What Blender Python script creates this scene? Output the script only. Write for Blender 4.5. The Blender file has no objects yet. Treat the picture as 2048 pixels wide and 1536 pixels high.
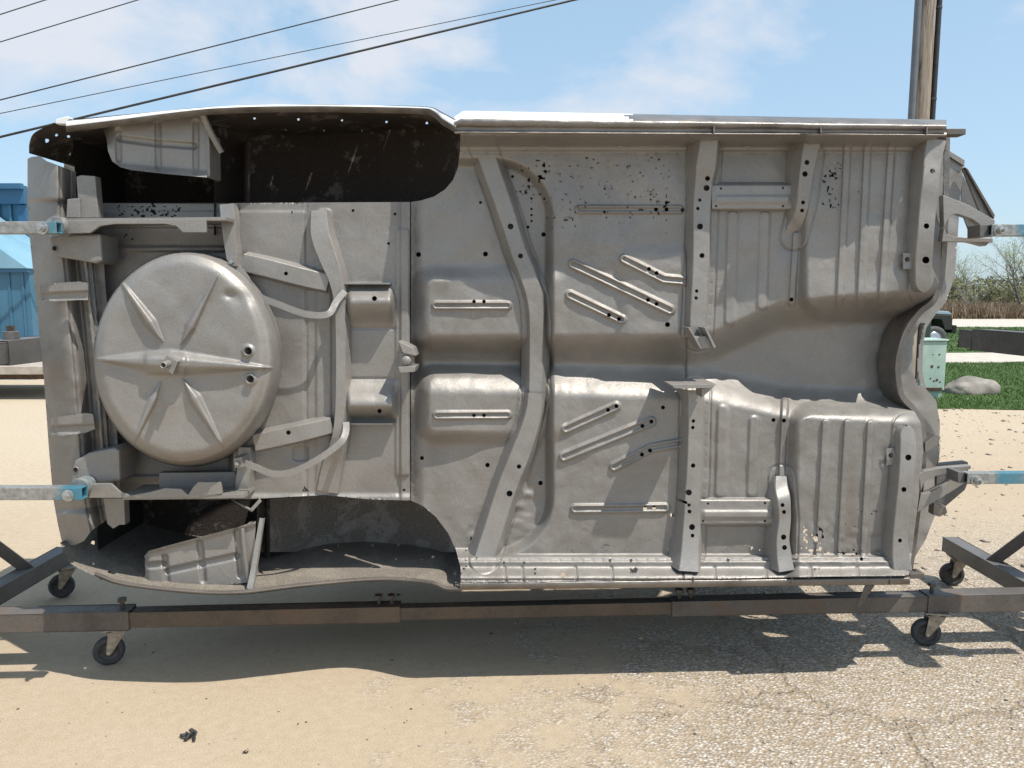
import bpy, bmesh, math, random
import numpy as np
from mathutils import Vector, Matrix

# ------------------------------------------------------------------ camera, sky, sun, exposure
SC = bpy.context.scene
COL = SC.collection
F_PX, CAM_H, PITCH = 1538.0, 1.50, math.radians(6.4)
cam_d = bpy.data.cameras.new('camera'); cam = bpy.data.objects.new('camera', cam_d); COL.objects.link(cam)
cam_d.sensor_width = 36.0; cam_d.lens = 36.0 * F_PX / 2048.0
cam_d.clip_start = 0.05; cam_d.clip_end = 3000
cam.location = (0, 0, CAM_H); cam.rotation_euler = (math.pi/2 - PITCH, 0, 0)
SC.camera = cam

SUN_TRAVEL = Vector((-0.43, 0.31, -1.0)).normalized()
to_sun = -SUN_TRAVEL
sun_el = math.asin(to_sun.z); sun_az = math.atan2(to_sun.x, to_sun.y)
world = bpy.data.worlds.new('World'); SC.world = world; world.use_nodes = True
wn = world.node_tree; wn.nodes.clear()
def wnode(t): return wn.nodes.new(t)
w_out = wnode('ShaderNodeOutputWorld'); w_bg = wnode('ShaderNodeBackground'); w_sky = wnode('ShaderNodeTexSky')
w_sky.sky_type = 'NISHITA'; w_sky.sun_disc = False
w_sky.sun_elevation = sun_el; w_sky.sun_rotation = sun_az
w_sky.air_density = 1.0; w_sky.dust_density = 1.4; w_sky.ozone_density = 1.2
w_bg.inputs['Strength'].default_value = 0.138
# broken cumulus: noise over the sky direction, flattened towards the horizon
w_tc = wnode('ShaderNodeTexCoord'); w_map = wnode('ShaderNodeMapping')
w_map.inputs['Location'].default_value = (6.2, 3.1, 1.2); w_map.inputs['Scale'].default_value = (1.0, 1.0, 1.9)
w_n1 = wnode('ShaderNodeTexNoise'); w_n1.inputs['Scale'].default_value = 3.1; w_n1.inputs['Detail'].default_value = 9; w_n1.inputs['Roughness'].default_value = 0.55
w_n1.inputs['Distortion'].default_value = 0.25
w_r1 = wnode('ShaderNodeValToRGB'); w_r1.color_ramp.elements[0].position = 0.53; w_r1.color_ramp.elements[1].position = 0.66
w_mix = wnode('ShaderNodeMix'); w_mix.data_type = 'RGBA'; w_mix.inputs['B'].default_value = (5.2, 5.45, 5.95, 1)
w_veil = wnode('ShaderNodeMix'); w_veil.data_type = 'RGBA'; w_veil.inputs['Factor'].default_value = 0.42; w_veil.inputs['B'].default_value = (4.3, 6.3, 7.9, 1)   # thin spring haze
w_m = wnode('ShaderNodeMath'); w_m.operation = 'MULTIPLY_ADD'; w_m.inputs[1].default_value = 0.92; w_m.inputs[2].default_value = 0.0
wn.links.new(w_tc.outputs['Generated'], w_map.inputs['Vector']); wn.links.new(w_map.outputs['Vector'], w_n1.inputs['Vector'])
w_map2 = wnode('ShaderNodeMapping'); w_map2.inputs['Location'].default_value = (4.215, 2.2, 0.47); w_map2.inputs['Scale'].default_value = (1.0, 1.0, 1.9)
w_n2 = wnode('ShaderNodeTexNoise'); w_n2.inputs['Scale'].default_value = 3.1; w_n2.inputs['Detail'].default_value = 9; w_n2.inputs['Roughness'].default_value = 0.55; w_n2.inputs['Distortion'].default_value = 0.25
w_max = wnode('ShaderNodeMath'); w_max.operation = 'MAXIMUM'
wn.links.new(w_tc.outputs['Generated'], w_map2.inputs['Vector']); wn.links.new(w_map2.outputs['Vector'], w_n2.inputs['Vector'])
wn.links.new(w_n1.outputs['Fac'], w_max.inputs[0]); wn.links.new(w_n2.outputs['Fac'], w_max.inputs[1]); wn.links.new(w_max.outputs[0], w_r1.inputs['Fac']); wn.links.new(w_r1.outputs['Color'], w_m.inputs[0])
wn.links.new(w_m.outputs[0], w_mix.inputs['Factor']); wn.links.new(w_sky.outputs['Color'], w_veil.inputs['A']); wn.links.new(w_veil.outputs['Result'], w_mix.inputs['A'])
wn.links.new(w_mix.outputs['Result'], w_bg.inputs['Color']); wn.links.new(w_bg.outputs['Background'], w_out.inputs['Surface'])

sun_d = bpy.data.lights.new('sun', 'SUN'); sun = bpy.data.objects.new('sun', sun_d); COL.objects.link(sun)
sun_d.energy = 5.0; sun_d.angle = math.radians(0.5); sun_d.color = (1.0, 0.945, 0.86)
sun.rotation_euler = SUN_TRAVEL.to_track_quat('-Z', 'Y').to_euler()
sun.location = (0, 0, 30)
SC.view_settings.view_transform = 'Standard'; SC.view_settings.look = 'None'
SC.view_settings.exposure = 0.12; SC.view_settings.gamma = 1.0; SC.view_settings.use_curve_mapping = False

SC.cycles.max_bounces = 5; SC.cycles.diffuse_bounces = 3; SC.cycles.glossy_bounces = 2; SC.cycles.transmission_bounces = 1
SC.cycles.caustics_reflective = False; SC.cycles.caustics_refractive = False; SC.cycles.use_adaptive_sampling = True; SC.cycles.adaptive_threshold = 0.02
random.seed(7); RNG = np.random.default_rng(11)

# ------------------------------------------------------------------ measuring: photo pixel -> place
D0, KY = 2.89, 0.05          # the underbody plane: Y = D0 + KY*X - w  (w = towards the viewer)
CP, SP = math.cos(PITCH), math.sin(PITCH)
def ray(px, py):
    xr = (np.asarray(px, float) - 1024) / F_PX; yc = -(np.asarray(py, float) - 768) / F_PX
    return xr, CP + yc*SP, -SP + yc*CP
def P(px, py, w=0.0):
    xr, ry, rz = ray(px, py); t = (D0 - np.asarray(w, float)) / (ry - KY*xr)
    return np.stack(np.broadcast_arrays(t*xr, t*ry, CAM_H + t*rz), -1)
def Q(px, py, Y):
    xr, ry, rz = ray(px, py); t = Y / ry
    return Vector((float(t*xr), float(t*ry), float(CAM_H + t*rz)))
def G(px, py, z=0.0):
    xr, ry, rz = ray(px, py); t = (z - CAM_H) / rz
    return Vector((float(t*xr), float(t*ry), z))
def plane(X, Z, w): return np.stack(np.broadcast_arrays(X, D0 + KY*np.asarray(X, float) - w, Z), -1)
def XZ(px, py, w=0.0):
    p = P(px, py, w); return p[..., 0], p[..., 2]
def S(a, b, x):
    t = np.clip((x - a) / (b - a), 0, 1); return t*t*(3 - 2*t)

_lat = {}
def vnoise(x, y, scale, seed=0):
    if seed not in _lat: _lat[seed] = np.random.default_rng(100 + seed).uniform(-1, 1, (128, 128))
    L = _lat[seed]; u, v = np.asarray(x)/scale + 31.7, np.asarray(y)/scale + 17.3
    i, j = np.floor(u).astype(int), np.floor(v).astype(int); fu, fv = u - i, v - j
    fu, fv = fu*fu*(3 - 2*fu), fv*fv*(3 - 2*fv)
    a, b, c, d = L[i % 128, j % 128], L[(i+1) % 128, j % 128], L[i % 128, (j+1) % 128], L[(i+1) % 128, (j+1) % 128]
    return (a*(1-fu) + b*fu)*(1-fv) + (c*(1-fu) + d*fu)*fv

# ------------------------------------------------------------------ materials
def mat_new(name):
    m = bpy.data.materials.new(name); m.use_nodes = True; nt = m.node_tree
    return m, nt, nt.nodes['Principled BSDF']
def nz(nt, scale, detail=4, rough=0.55, vec=None, dist=0.0):
    n = nt.nodes.new('ShaderNodeTexNoise'); n.inputs['Scale'].default_value = scale
    n.inputs['Detail'].default_value = detail; n.inputs['Roughness'].default_value = rough; n.inputs['Distortion'].default_value = dist
    if vec is not None: nt.links.new(vec, n.inputs['Vector'])
    return n
def coord(nt): return nt.nodes.new('ShaderNodeTexCoord').outputs['Object']
def ramp(nt, fac, stops):
    r = nt.nodes.new('ShaderNodeValToRGB'); e = r.color_ramp.elements
    while len(e) < len(stops): e.new(0.5)
    for k, (p, c) in enumerate(stops):
        e[k].position = p; e[k].color = (*c, 1) if len(c) == 3 else c
    nt.links.new(fac, r.inputs['Fac']); return r.outputs['Color']
def mixc(nt, fac, a, b, blend='MIX'):
    m = nt.nodes.new('ShaderNodeMix'); m.data_type = 'RGBA'; m.blend_type = blend
    for sock, v in (('Factor', fac), ('A', a), ('B', b)):
        if hasattr(v, 'is_output'): nt.links.new(v, m.inputs[sock])
        elif sock == 'Factor': m.inputs[sock].default_value = v
        else: m.inputs[sock].default_value = (*v, 1)
    return m.outputs['Result']
def bump(nt, bs, h, strength, dist, prev=None):
    b = nt.nodes.new('ShaderNodeBump'); b.inputs['Strength'].default_value = strength; b.inputs['Distance'].default_value = dist
    nt.links.new(h, b.inputs['Height'])
    if prev is not None: nt.links.new(prev, b.inputs['Normal'])
    nt.links.new(b.outputs['Normal'], bs.inputs['Normal']); return b.outputs['Normal']
def math_n(nt, op, a, b=None):
    m = nt.nodes.new('ShaderNodeMath'); m.operation = op
    for k, v in enumerate((a, b)):
        if v is None: continue
        if hasattr(v, 'is_output'): nt.links.new(v, m.inputs[k])
        else: m.inputs[k].default_value = v
    return m.outputs[0]

def simple(name, c1, c2, scale=20, rough=0.6, metal=0.0, bmp=0.1, bscale=150, detail=5):
    m, nt, bs = mat_new(name); v = coord(nt)
    n = nz(nt, scale, detail, 0.6, v)
    nt.links.new(ramp(nt, n.outputs['Fac'], [(0.35, c1), (0.68, c2)]), bs.inputs['Base Color'])
    bs.inputs['Roughness'].default_value = rough; bs.inputs['Metallic'].default_value = metal
    if bmp:
        nb = nz(nt, bscale, 3, 0.6, v); bump(nt, bs, nb.outputs['Fac'], bmp, 0.01)
    return m

def blasted_metal(name, dark, lite, stain_shade=(0.15, 0.11, 0.085), rough=0.5, metal=0.3):
    m, nt, bs = mat_new(name); v = coord(nt)
    n1 = nz(nt, 2.6, 4, 0.62, v, 0.6); n2 = nz(nt, 15, 4, 0.7, v, 0.5); n3 = nz(nt, 460, 2, 0.5, v)
    c = ramp(nt, n1.outputs['Fac'], [(0.30, dark), (0.5, tuple((a+b)/2 for a, b in zip(dark, lite))), (0.68, lite)])
    c = mixc(nt, 0.26, c, ramp(nt, n2.outputs['Fac'], [(0.30, tuple(a*.78 for a in dark)), (0.52, tuple((a+b)/2 for a, b in zip(dark, lite))), (0.72, tuple(a*1.08 for a in lite))]))
    c = mixc(nt, 0.16, c, ramp(nt, n3.outputs['Fac'], [(0.35, (0.09, 0.082, 0.075)), (0.65, (0.6, 0.575, 0.545))]))
    # thin bloom of flash rust and dark smudges left by the blasting
    bl = nt.nodes.new('ShaderNodeMath'); bl.operation = 'MULTIPLY'; nt.links.new(n1.outputs['Fac'], bl.inputs[0]); nt.links.new(n2.outputs['Fac'], bl.inputs[1])
    c = mixc(nt, ramp(nt, bl.outputs[0], [(0.27, (0, 0, 0)), (0.42, (0.26, 0.26, 0.26))]), c, (0.21, 0.165, 0.13))
    at = nt.nodes.new('ShaderNodeAttribute'); at.attribute_name = 'stain_shade'  # weight of stains; on the floor pan it carries painted shade too
    st = math_n(nt, 'MULTIPLY', at.outputs['Fac'], math_n(nt, 'ADD', n2.outputs['Fac'], 0.35))
    c = mixc(nt, st, c, stain_shade)
    nt.links.new(c, bs.inputs['Base Color'])
    nt.links.new(ramp(nt, n2.outputs['Fac'], [(0.3, (rough-.06,)*3), (0.7, (rough+.12,)*3)]), bs.inputs['Roughness'])
    bs.inputs['Metallic'].default_value = metal
    bump(nt, bs, math_n(nt, 'ADD', math_n(nt, 'MULTIPLY', n2.outputs['Fac'], .0024), math_n(nt, 'MULTIPLY', n3.outputs['Fac'], .0005)), 1.0, 1.0)
    return m

M = {}
M['metal'] = blasted_metal('blasted_grey_metal', (0.205, 0.191, 0.174), (0.318, 0.301, 0.279), rough=.46, metal=.4)
M['metal2'] = blasted_metal('blasted_grey_metal_light', (0.232, 0.218, 0.201), (0.345, 0.329, 0.308), rough=.46, metal=.4)
M['metal_d'] = blasted_metal('blasted_grey_metal_rough', (0.20, 0.185, 0.17), (0.31, 0.295, 0.275))
M['rocker'] = blasted_metal('scraped_bare_steel', (0.085, 0.068, 0.055), (0.34, 0.315, 0.29), rough=0.36, metal=0.7)
M['white'] = simple('white_primer', (0.72, 0.73, 0.72), (0.82, 0.83, 0.82), 14, 0.45, 0, 0.05)
def frame_mat(name, c1, c2, rust_lo):
    m, nt, bs = mat_new(name); v = coord(nt); n = nz(nt, 5, 5, 0.65, v, 0.4); n2 = nz(nt, 70, 3, 0.6, v); n3 = nz(nt, 240, 2, 0.5, v)
    c = ramp(nt, n.outputs['Fac'], [(0.32, c1), (0.6, c2)])
    c = mixc(nt, ramp(nt, n.outputs['Fac'], [(rust_lo, (0, 0, 0)), (rust_lo+.09, (.5, .5, .5))]), c, (0.15, 0.088, 0.052))
    c = mixc(nt, ramp(nt, n2.outputs['Fac'], [(0.64, (0, 0, 0)), (0.72, (.45, .45, .45))]), c, (0.27, 0.24, 0.205))
    c = mixc(nt, 0.2, c, ramp(nt, n3.outputs['Fac'], [(0.35, (0.03, 0.027, 0.024)), (0.7, (0.24, 0.215, 0.19))]))
    nt.links.new(c, bs.inputs['Base Color']); bs.inputs['Metallic'].default_value = 0.2
    nt.links.new(ramp(nt, n2.outputs['Fac'], [(0.3, (.42,)*3), (0.7, (.7,)*3)]), bs.inputs['Roughness'])
    bump(nt, bs, n2.outputs['Fac'], 1.0, .0012); return m
M['frame'] = frame_mat('dusty_brown_grey_frame_paint', (0.085, 0.072, 0.062), (0.15, 0.132, 0.117), .56)
M['frame2'] = frame_mat('dusty_frame_paint_inner_tube', (0.075, 0.056, 0.041), (0.14, 0.108, 0.08), .50)
M['dark'] = frame_mat('charcoal_frame_paint', (0.105, 0.104, 0.103), (0.165, 0.163, 0.16), .64)
M['rubber'] = simple('caster_rubber', (0.035, 0.037, 0.04), (0.075, 0.077, 0.08), 30, 0.7, 0, 0.2, 300)
M['hub'] = simple('caster_hub', (0.045, 0.04, 0.04), (0.1, 0.09, 0.085), 40, 0.6, 0.2)
M['zinc'] = simple('dirty_zinc', (0.22, 0.19, 0.155), (0.42, 0.38, 0.32), 45, 0.5, 0.55, 0.15, 250)
M['bolt'] = simple('bright_bolt_steel', (0.35, 0.35, 0.34), (0.6, 0.6, 0.58), 80, 0.35, 0.8, 0.05)
M['bolt_d'] = simple('dark_bolt_steel', (0.06, 0.055, 0.05), (0.13, 0.12, 0.11), 80, 0.5, 0.5, 0.05)
M['black'] = simple('black_void_paint', (0.004, 0.004, 0.004), (0.012, 0.011, 0.01), 30, 0.9, 0, 0)

def worn_blue():
    m, nt, bs = mat_new('worn_blue_painted_steel'); v = coord(nt)
    n = nz(nt, 9, 6, 0.65, v, 0.6); n2 = nz(nt, 60, 4, 0.6, v)
    steel = ramp(nt, n2.outputs['Fac'], [(0.3, (0.20, 0.20, 0.19)), (0.7, (0.40, 0.40, 0.385))])
    at = nt.nodes.new('ShaderNodeAttribute'); at.attribute_name = 'paint'
    f = math_n(nt, 'ADD', n.outputs['Fac'], at.outputs['Fac'])
    k = ramp(nt, f, [(0.50, (0, 0, 0)), (0.72, (1, 1, 1))])
    nt.links.new(mixc(nt, k, steel, (0.075, 0.235, 0.315)), bs.inputs['Base Color'])
    bs.inputs['Roughness'].default_value = 0.4; bs.inputs['Metallic'].default_value = 0.35
    bump(nt, bs, n2.outputs['Fac'], 0.08, 0.004); return m
M['blue'] = worn_blue()
M['lip'] = simple('brown_grey_arch_lip', (0.10, 0.085, 0.072), (0.22, 0.20, 0.18), 12, 0.6, 0.2, 0.1)

def undercoat(name, base, flake, lo, hi, grit=160):
    m, nt, bs = mat_new(name); v = coord(nt)
    n = nz(nt, 7, 8, 0.72, v, 0.3); n2 = nz(nt, grit, 3, 0.6, v)
    k = ramp(nt, n.outputs['Fac'], [(lo, (0, 0, 0)), (hi, (1, 1, 1))])
    c = mixc(nt, k, base, flake)
    c = mixc(nt, 0.5, c, ramp(nt, n2.outputs['Fac'], [(0.35, tuple(x*.45 for x in base)), (0.7, tuple(min(1, x*1.7) for x in base))]))
    nt.links.new(c, bs.inputs['Base Color']); bs.inputs['Roughness'].default_value = 0.9
    bump(nt, bs, n2.outputs['Fac'], 0.7, 0.006); return m
M['undercoat'] = undercoat('black_brown_undercoat', (0.042, 0.032, 0.026), (0.22, 0.20, 0.18), 0.555, 0.60)
M['under_grit'] = undercoat('gritty_undercoat', (0.18, 0.158, 0.13), (0.32, 0.288, 0.24), 0.47, 0.66, 150)
M['under_mid'] = undercoat('worn_brown_undercoat', (0.20, 0.172, 0.145), (0.40, 0.36, 0.32), 0.52, 0.58)
M['interior'] = undercoat('dark_cabin_shade', (0.02, 0.018, 0.017), (0.04, 0.035, 0.03), 0.5, 0.6)  # base colour kept near black to paint the darkness inside the shell

# ------------------------------------------------------------------ object helpers
def tag(o, label, cat, group=None, kind=None):
    if label: o['label'] = label
    if cat: o['category'] = cat
    if group: o['group'] = group
    if kind: o['kind'] = kind
    return o
def thing(name, label, cat, loc=(0, 0, 0), group=None):
    e = bpy.data.objects.new(name, None); COL.objects.link(e); e.location = loc; e.empty_display_size = 0.1
    bpy.context.view_layer.update()
    return tag(e, label, cat, group)
def adopt(o, parent):
    if parent is None: return
    o.parent = parent
    if parent.type == 'EMPTY': o.matrix_parent_inverse = Matrix.Translation(-parent.location)   # mesh parts keep their points in world metres
def mesh_obj(name, verts, faces, mat, parent=None, smooth=False, attrs=None, bevel=0.0, mat_idx=None, autosmooth=None):
    me = bpy.data.meshes.new(name)
    if isinstance(faces, np.ndarray):
        V = np.asarray(verts, np.float32); nf, k = faces.shape
        me.vertices.add(len(V)); me.vertices.foreach_set('co', V.ravel())
        me.loops.add(nf*k); me.loops.foreach_set('vertex_index', faces.ravel().astype(np.int32))
        me.polygons.add(nf); me.polygons.foreach_set('loop_start', np.arange(0, nf*k, k, dtype=np.int32))
        me.update(calc_edges=True); me.validate()
    else:
        me.from_pydata([tuple(v) for v in verts], [], faces); me.update()
    for m in (mat if isinstance(mat, (list, tuple)) else [mat]): me.materials.append(M[m] if isinstance(m, str) else m)
    if mat_idx is not None: me.polygons.foreach_set('material_index', np.asarray(mat_idx, np.int32))
    if smooth: me.polygons.foreach_set('use_smooth', np.ones(len(me.polygons), bool))
    if attrs:
        for an, av in attrs.items():
            a = me.attributes.new(an, 'FLOAT', 'POINT'); a.data.foreach_set('value', np.asarray(av, np.float32))
    o = bpy.data.objects.new(name, me); COL.objects.link(o); adopt(o, parent)
    if bevel:
        b = o.modifiers.new('bevel', 'BEVEL'); b.width = bevel; b.segments = 2; b.limit_method = 'ANGLE'; b.angle_limit = math.radians(35)
        if hasattr(b, 'harden_normals'): b.harden_normals = False
    return o
def in_poly(x, y, poly):
    c = np.zeros(np.shape(x), bool); n = len(poly)
    for i in range(n):
        x0, y0 = poly[i]; x1, y1 = poly[(i+1) % n]
        if y0 == y1: continue
        c ^= ((y0 > y) != (y1 > y)) & (x < (x1-x0)*(y-y0)/(y1-y0) + x0)
    return c
def seg_d(x, y, pts):
    d = np.full(np.shape(x), 1e9)
    for (ax, ay), (bx, by) in zip(pts[:-1], pts[1:]):
        vx, vy = bx-ax, by-ay; t = np.clip(((x-ax)*vx + (y-ay)*vy)/(vx*vx+vy*vy+1e-9), 0, 1)
        d = np.minimum(d, np.hypot(x-ax-t*vx, y-ay-t*vy))
    return d
def poly_edge_d(x, y, poly): return seg_d(x, y, list(poly) + [poly[0]])
def rbox(x, y, x0, x1, y0, y1, r, soft):
    qx = np.abs(x - (x0+x1)/2) - (x1-x0)/2 + r; qy = np.abs(y - (y0+y1)/2) - (y1-y0)/2 + r
    d = np.hypot(np.maximum(qx, 0), np.maximum(qy, 0)) + np.minimum(np.maximum(qx, qy), 0) - r
    return S(soft/2, -soft/2, d)
def bead(x, y, pts, hw, h, groove=0.0):
    d = seg_d(x, y, pts); b = h*S(hw, hw*0.45, d)
    if groove: b = b - groove*S(hw*0.55, hw*0.1, d)
    return b
def snap_holes(X, Y, holes, cell):
    for (hx, hy, r) in holes:
        i = np.abs(X-hx) < r+2*cell; d = np.hypot(X-hx, Y-hy)
        k = i & (np.abs(d-r) < cell*0.75) & (d > 1e-6)
        X[k] = hx + (X[k]-hx)*r/d[k]; Y[k] = hy + (Y[k]-hy)*r/d[k]
    return X, Y
def sheet(name, X, Y, W, keep, mat, parent, stain_shade=None, smooth=True, pos=None):
    """grid of photo-measured points lifted by W metres off the underbody plane"""
    V = (P(X, Y, W) if pos is None else pos).reshape(-1, 3); ny, nx = X.shape
    idx = np.arange(ny*nx).reshape(ny, nx)
    q = np.stack([idx[:-1, :-1], idx[1:, :-1], idx[1:, 1:], idx[:-1, 1:]], -1)[keep]
    used = np.unique(q); remap = np.full(ny*nx, -1); remap[used] = np.arange(len(used))
    at = {'stain_shade': stain_shade.reshape(-1)[used]} if stain_shade is not None else None
    return mesh_obj(name, V[used], remap[q], mat, parent, smooth, at)
def hf(name, parent, x0, x1, y0, y1, cell, wfun, mat='metal', mask=None, holes=(), specks=None, stain_shade=None, smooth=True, edge_poly=None):
    xs = np.linspace(x0, x1, int(round((x1-x0)/cell))+1); ys = np.linspace(y0, y1, int(round((y1-y0)/cell))+1)
    X, Y = np.meshgrid(xs, ys); X, Y = snap_holes(X.copy(), Y.copy(), holes, cell)
    if edge_poly is not None:                                     # pull nearby points onto the outline for a clean edge
        n = len(edge_poly)
        best = np.full(X.shape, 1e9); BX, BY = X.copy(), Y.copy()
        for i in range(n):
            (ax, ay), (bx, by) = edge_poly[i], edge_poly[(i+1) % n]
            vx, vy = bx-ax, by-ay; t = np.clip(((X-ax)*vx+(Y-ay)*vy)/(vx*vx+vy*vy+1e-9), 0, 1)
            qx, qy = ax+t*vx, ay+t*vy; d = np.hypot(X-qx, Y-qy); k = d < best
            best[k] = d[k]; BX[k] = qx[k]; BY[k] = qy[k]
        k = best < cell*0.72; X0c, Y0c = X.copy(), Y.copy(); X[k] = BX[k]; Y[k] = BY[k]
    W = wfun(X, Y)
    cx = (X[:-1, :-1]+X[1:, 1:]+X[1:, :-1]+X[:-1, 1:])/4; cy = (Y[:-1, :-1]+Y[1:, 1:]+Y[1:, :-1]+Y[:-1, 1:])/4
    keep = np.ones(cx.shape, bool)
    if mask is not None: keep &= mask(cx, cy)
    if edge_poly is not None: keep &= in_poly(cx, cy, edge_poly)
    for (hx, hy, r) in holes: keep &= np.hypot(cx-hx, cy-hy) > r*0.98
    if specks is not None: keep &= ~specks(cx, cy)
    return sheet(name, X, Y, W, keep, mat, parent, stain_shade(X, Y) if stain_shade else None, smooth)

def resample(pts, step):
    """Catmull-Rom through rows (x, y, ...), evenly spaced"""
    A = np.array(pts, float)
    if len(A) > 2:
        E = np.vstack([2*A[0]-A[1], A, 2*A[-1]-A[-2]]); out = []
        for i in range(1, len(E)-2):
            for t in np.linspace(0, 1, 12, endpoint=False):
                p0, p1, p2, p3 = E[i-1], E[i], E[i+1], E[i+2]
                out.append(0.5*((2*p1) + (p2-p0)*t + (2*p0-5*p1+4*p2-p3)*t*t + (3*p1-p0-3*p2+p3)*t**3))
        out.append(A[-1]); A = np.array(out)
    L = np.concatenate([[0], np.cumsum(np.hypot(*np.diff(A[:, :2], axis=0).T))])
    n = max(2, int(L[-1]/step)+1); s = np.linspace(0, L[-1], n)
    return np.stack([np.interp(s, L, A[:, k]) for k in range(A.shape[1])], -1)
def channel(name, parent, pts, h=0.09, mat='metal2', holes=(), draft=0.018, round_end=False, step=2.5, dents=0.0015, seedn=0):
    """pressed hat-section member; pts rows = (x, y, half width px, top w) measured on the top face"""
    if 1 <= seedn <= 8: pts = [(a, b, c, d-(.042 if seedn < 3 else .032)) for a, b, c, d in pts]
    R = resample(pts, step); n = len(R)
    prof = [(1.0, None, 1), (0.995, 0.5, 0), (0.99, 0.1, 0), (0.97, 0.025, 0), (0.91, 0.0, 0)] + [(a, 0.0, 0) for a in np.linspace(0.72, 0, 6)]
    prof = prof[:-1] + [(0.0, 0.0, 0)] + [(-a, b, c) for a, b, c in prof[:-1][::-1]]
    HS = {1: .07, 2: .07, 3: .075, 4: .075, 5: .085, 6: .085, 7: .10, 8: .10}
    if seedn in HS: h, draft = HS[seedn], .030
    else: draft = min(draft, .25*h)
    px, py, hw, tw = R[:, 0], R[:, 1], R[:, 2], R[:, 3]
    if round_end:
        L = np.arange(n)*step
        for e in round_end:
            d = (L if e == 0 else L[::-1]); rr = hw.max(); k = d < rr
            hw = np.where(k, hw*np.sqrt(np.clip(1-(1-d/rr)**2, 0.02, 1)), hw)
    tx, ty = np.gradient(px), np.gradient(py); l = np.hypot(tx, ty)+1e-9; nx_, ny_ = -ty/l, tx/l
    GX, GY, GW = [], [], []
    for a, b, c in prof:
        GX.append(px+nx_*hw*a); GY.append(py+ny_*hw*a)
        GW.append(tw - (h if b is None else b*h))
    X, Y, W = np.array(GX), np.array(GY), np.array(GW)
    X, Y = snap_holes(X, Y, holes, step)
    top = P(X, Y, np.broadcast_to(tw, X.shape))                       # place the rim at its own depth, then drop the walls straight back
    W = W + dents*vnoise(X, Y, 34, 20+seedn)
    out = np.sign(np.array([p[0] for p in prof]))[:, None]*((tw-W)/max(h, 1e-6))*draft
    nX = np.broadcast_to(nx_, X.shape)*out; nZ = -np.broadcast_to(ny_, X.shape)*out
    pos = plane(top[..., 0]+nX, top[..., 2]+nZ, W)
    cx = (X[:-1, :-1]+X[1:, 1:]+X[1:, :-1]+X[:-1, 1:])/4; cy = (Y[:-1, :-1]+Y[1:, 1:]+Y[1:, :-1]+Y[:-1, 1:])/4
    Wc = (W[:-1, :-1]+W[1:, 1:])/2; keep = np.ones(cx.shape, bool)
    for (hx, hy, r) in holes: keep &= np.hypot(cx-hx, cy-hy) > r*0.98
    o = sheet(name, X, Y, W, keep, mat, parent, None, True, pos)
    o.data.set_sharp_from_angle(angle=math.radians(24)); return o
def plate(name, parent, poly, w0, w1, mat='metal2', bevel=0.002, attrs=None):
    """flat bracket: photo outline at its front face w1, thickness back to w0, edges square to the underbody"""
    xz = P(np.array([p[0] for p in poly]), np.array([p[1] for p in poly]), w1)
    n = len(poly); f = plane(xz[:, 0], xz[:, 2], w1); b = plane(xz[:, 0], xz[:, 2], w0)
    faces = [list(range(n)), list(range(2*n-1, n-1, -1))] + [[i, n+i, n+(i+1) % n, (i+1) % n] for i in range(n)]
    return mesh_obj(name, np.vstack([f, b]), faces, mat, parent, False, None, bevel)
def join_lists(parts):
    V, Fc = [], []
    for v, f in parts:
        o = len(V); V += [tuple(x) for x in v]; Fc += [[i+o for i in q] for q in f]
    return V, Fc
def bar_vf(p0, p1, wdt, hgt, up=Vector((0, 0, 1)), caps=True, wall=0.0):
    p0, p1 = Vector(p0), Vector(p1); d = (p1-p0).normalized(); s = d.cross(up).normalized(); u = s.cross(d).normalized()
    V, Fc = [], []
    for p in (p0, p1):
        for a, b in ((-1, -1), (1, -1), (1, 1), (-1, 1)): V.append(p + s*(a*wdt/2) + u*(b*hgt/2))
    Fc = [[i, (i+1) % 4, 4+(i+1) % 4, 4+i] for i in range(4)]
    if wall:
        for p in (p0, p1):
            for a, b in ((-1, -1), (1, -1), (1, 1), (-1, 1)): V.append(p + s*(a*(wdt/2-wall)) + u*(b*(hgt/2-wall)))
        Fc += [[8+i, 12+i, 12+(i+1) % 4, 8+(i+1) % 4] for i in range(4)]
        for e in (0, 4): Fc += [[e+i, 8+e+i, 8+e+(i+1) % 4, e+(i+1) % 4] for i in range(4)]
    elif caps: Fc += [[3, 2, 1, 0], [4, 5, 6, 7]]
    return V, Fc
def bar(name, parent, p0, p1, wdt, hgt, mat, wall=0.0, bevel=0.004, up=Vector((0, 0, 1)), attr=None):
    V, Fc = bar_vf(p0, p1, wdt, hgt, up, True, wall)
    return mesh_obj(name, V, Fc, mat, parent, False, attr, bevel)
def cyl_vf(p0, p1, r0, r1=None, n=16, caps=True):
    p0, p1 = Vector(p0), Vector(p1); r1 = r0 if r1 is None else r1
    d = (p1-p0).normalized(); a = d.orthogonal().normalized(); b = d.cross(a)
    V = [p + (a*math.cos(2*math.pi*i/n) + b*math.sin(2*math.pi*i/n))*r for p, r in ((p0, r0), (p1, r1)) for i in range(n)]
    Fc = [[i, (i+1) % n, n+(i+1) % n, n+i] for i in range(n)]
    if caps: Fc += [list(range(n-1, -1, -1)), list(range(n, 2*n))]
    return V, Fc
def cyl(name, parent, p0, p1, r0, mat, r1=None, n=16, bevel=0.0, caps=True):
    V, Fc = cyl_vf(p0, p1, r0, r1, n, caps); o = mesh_obj(name, V, Fc, mat, parent, False, None, bevel)
    return o
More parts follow.
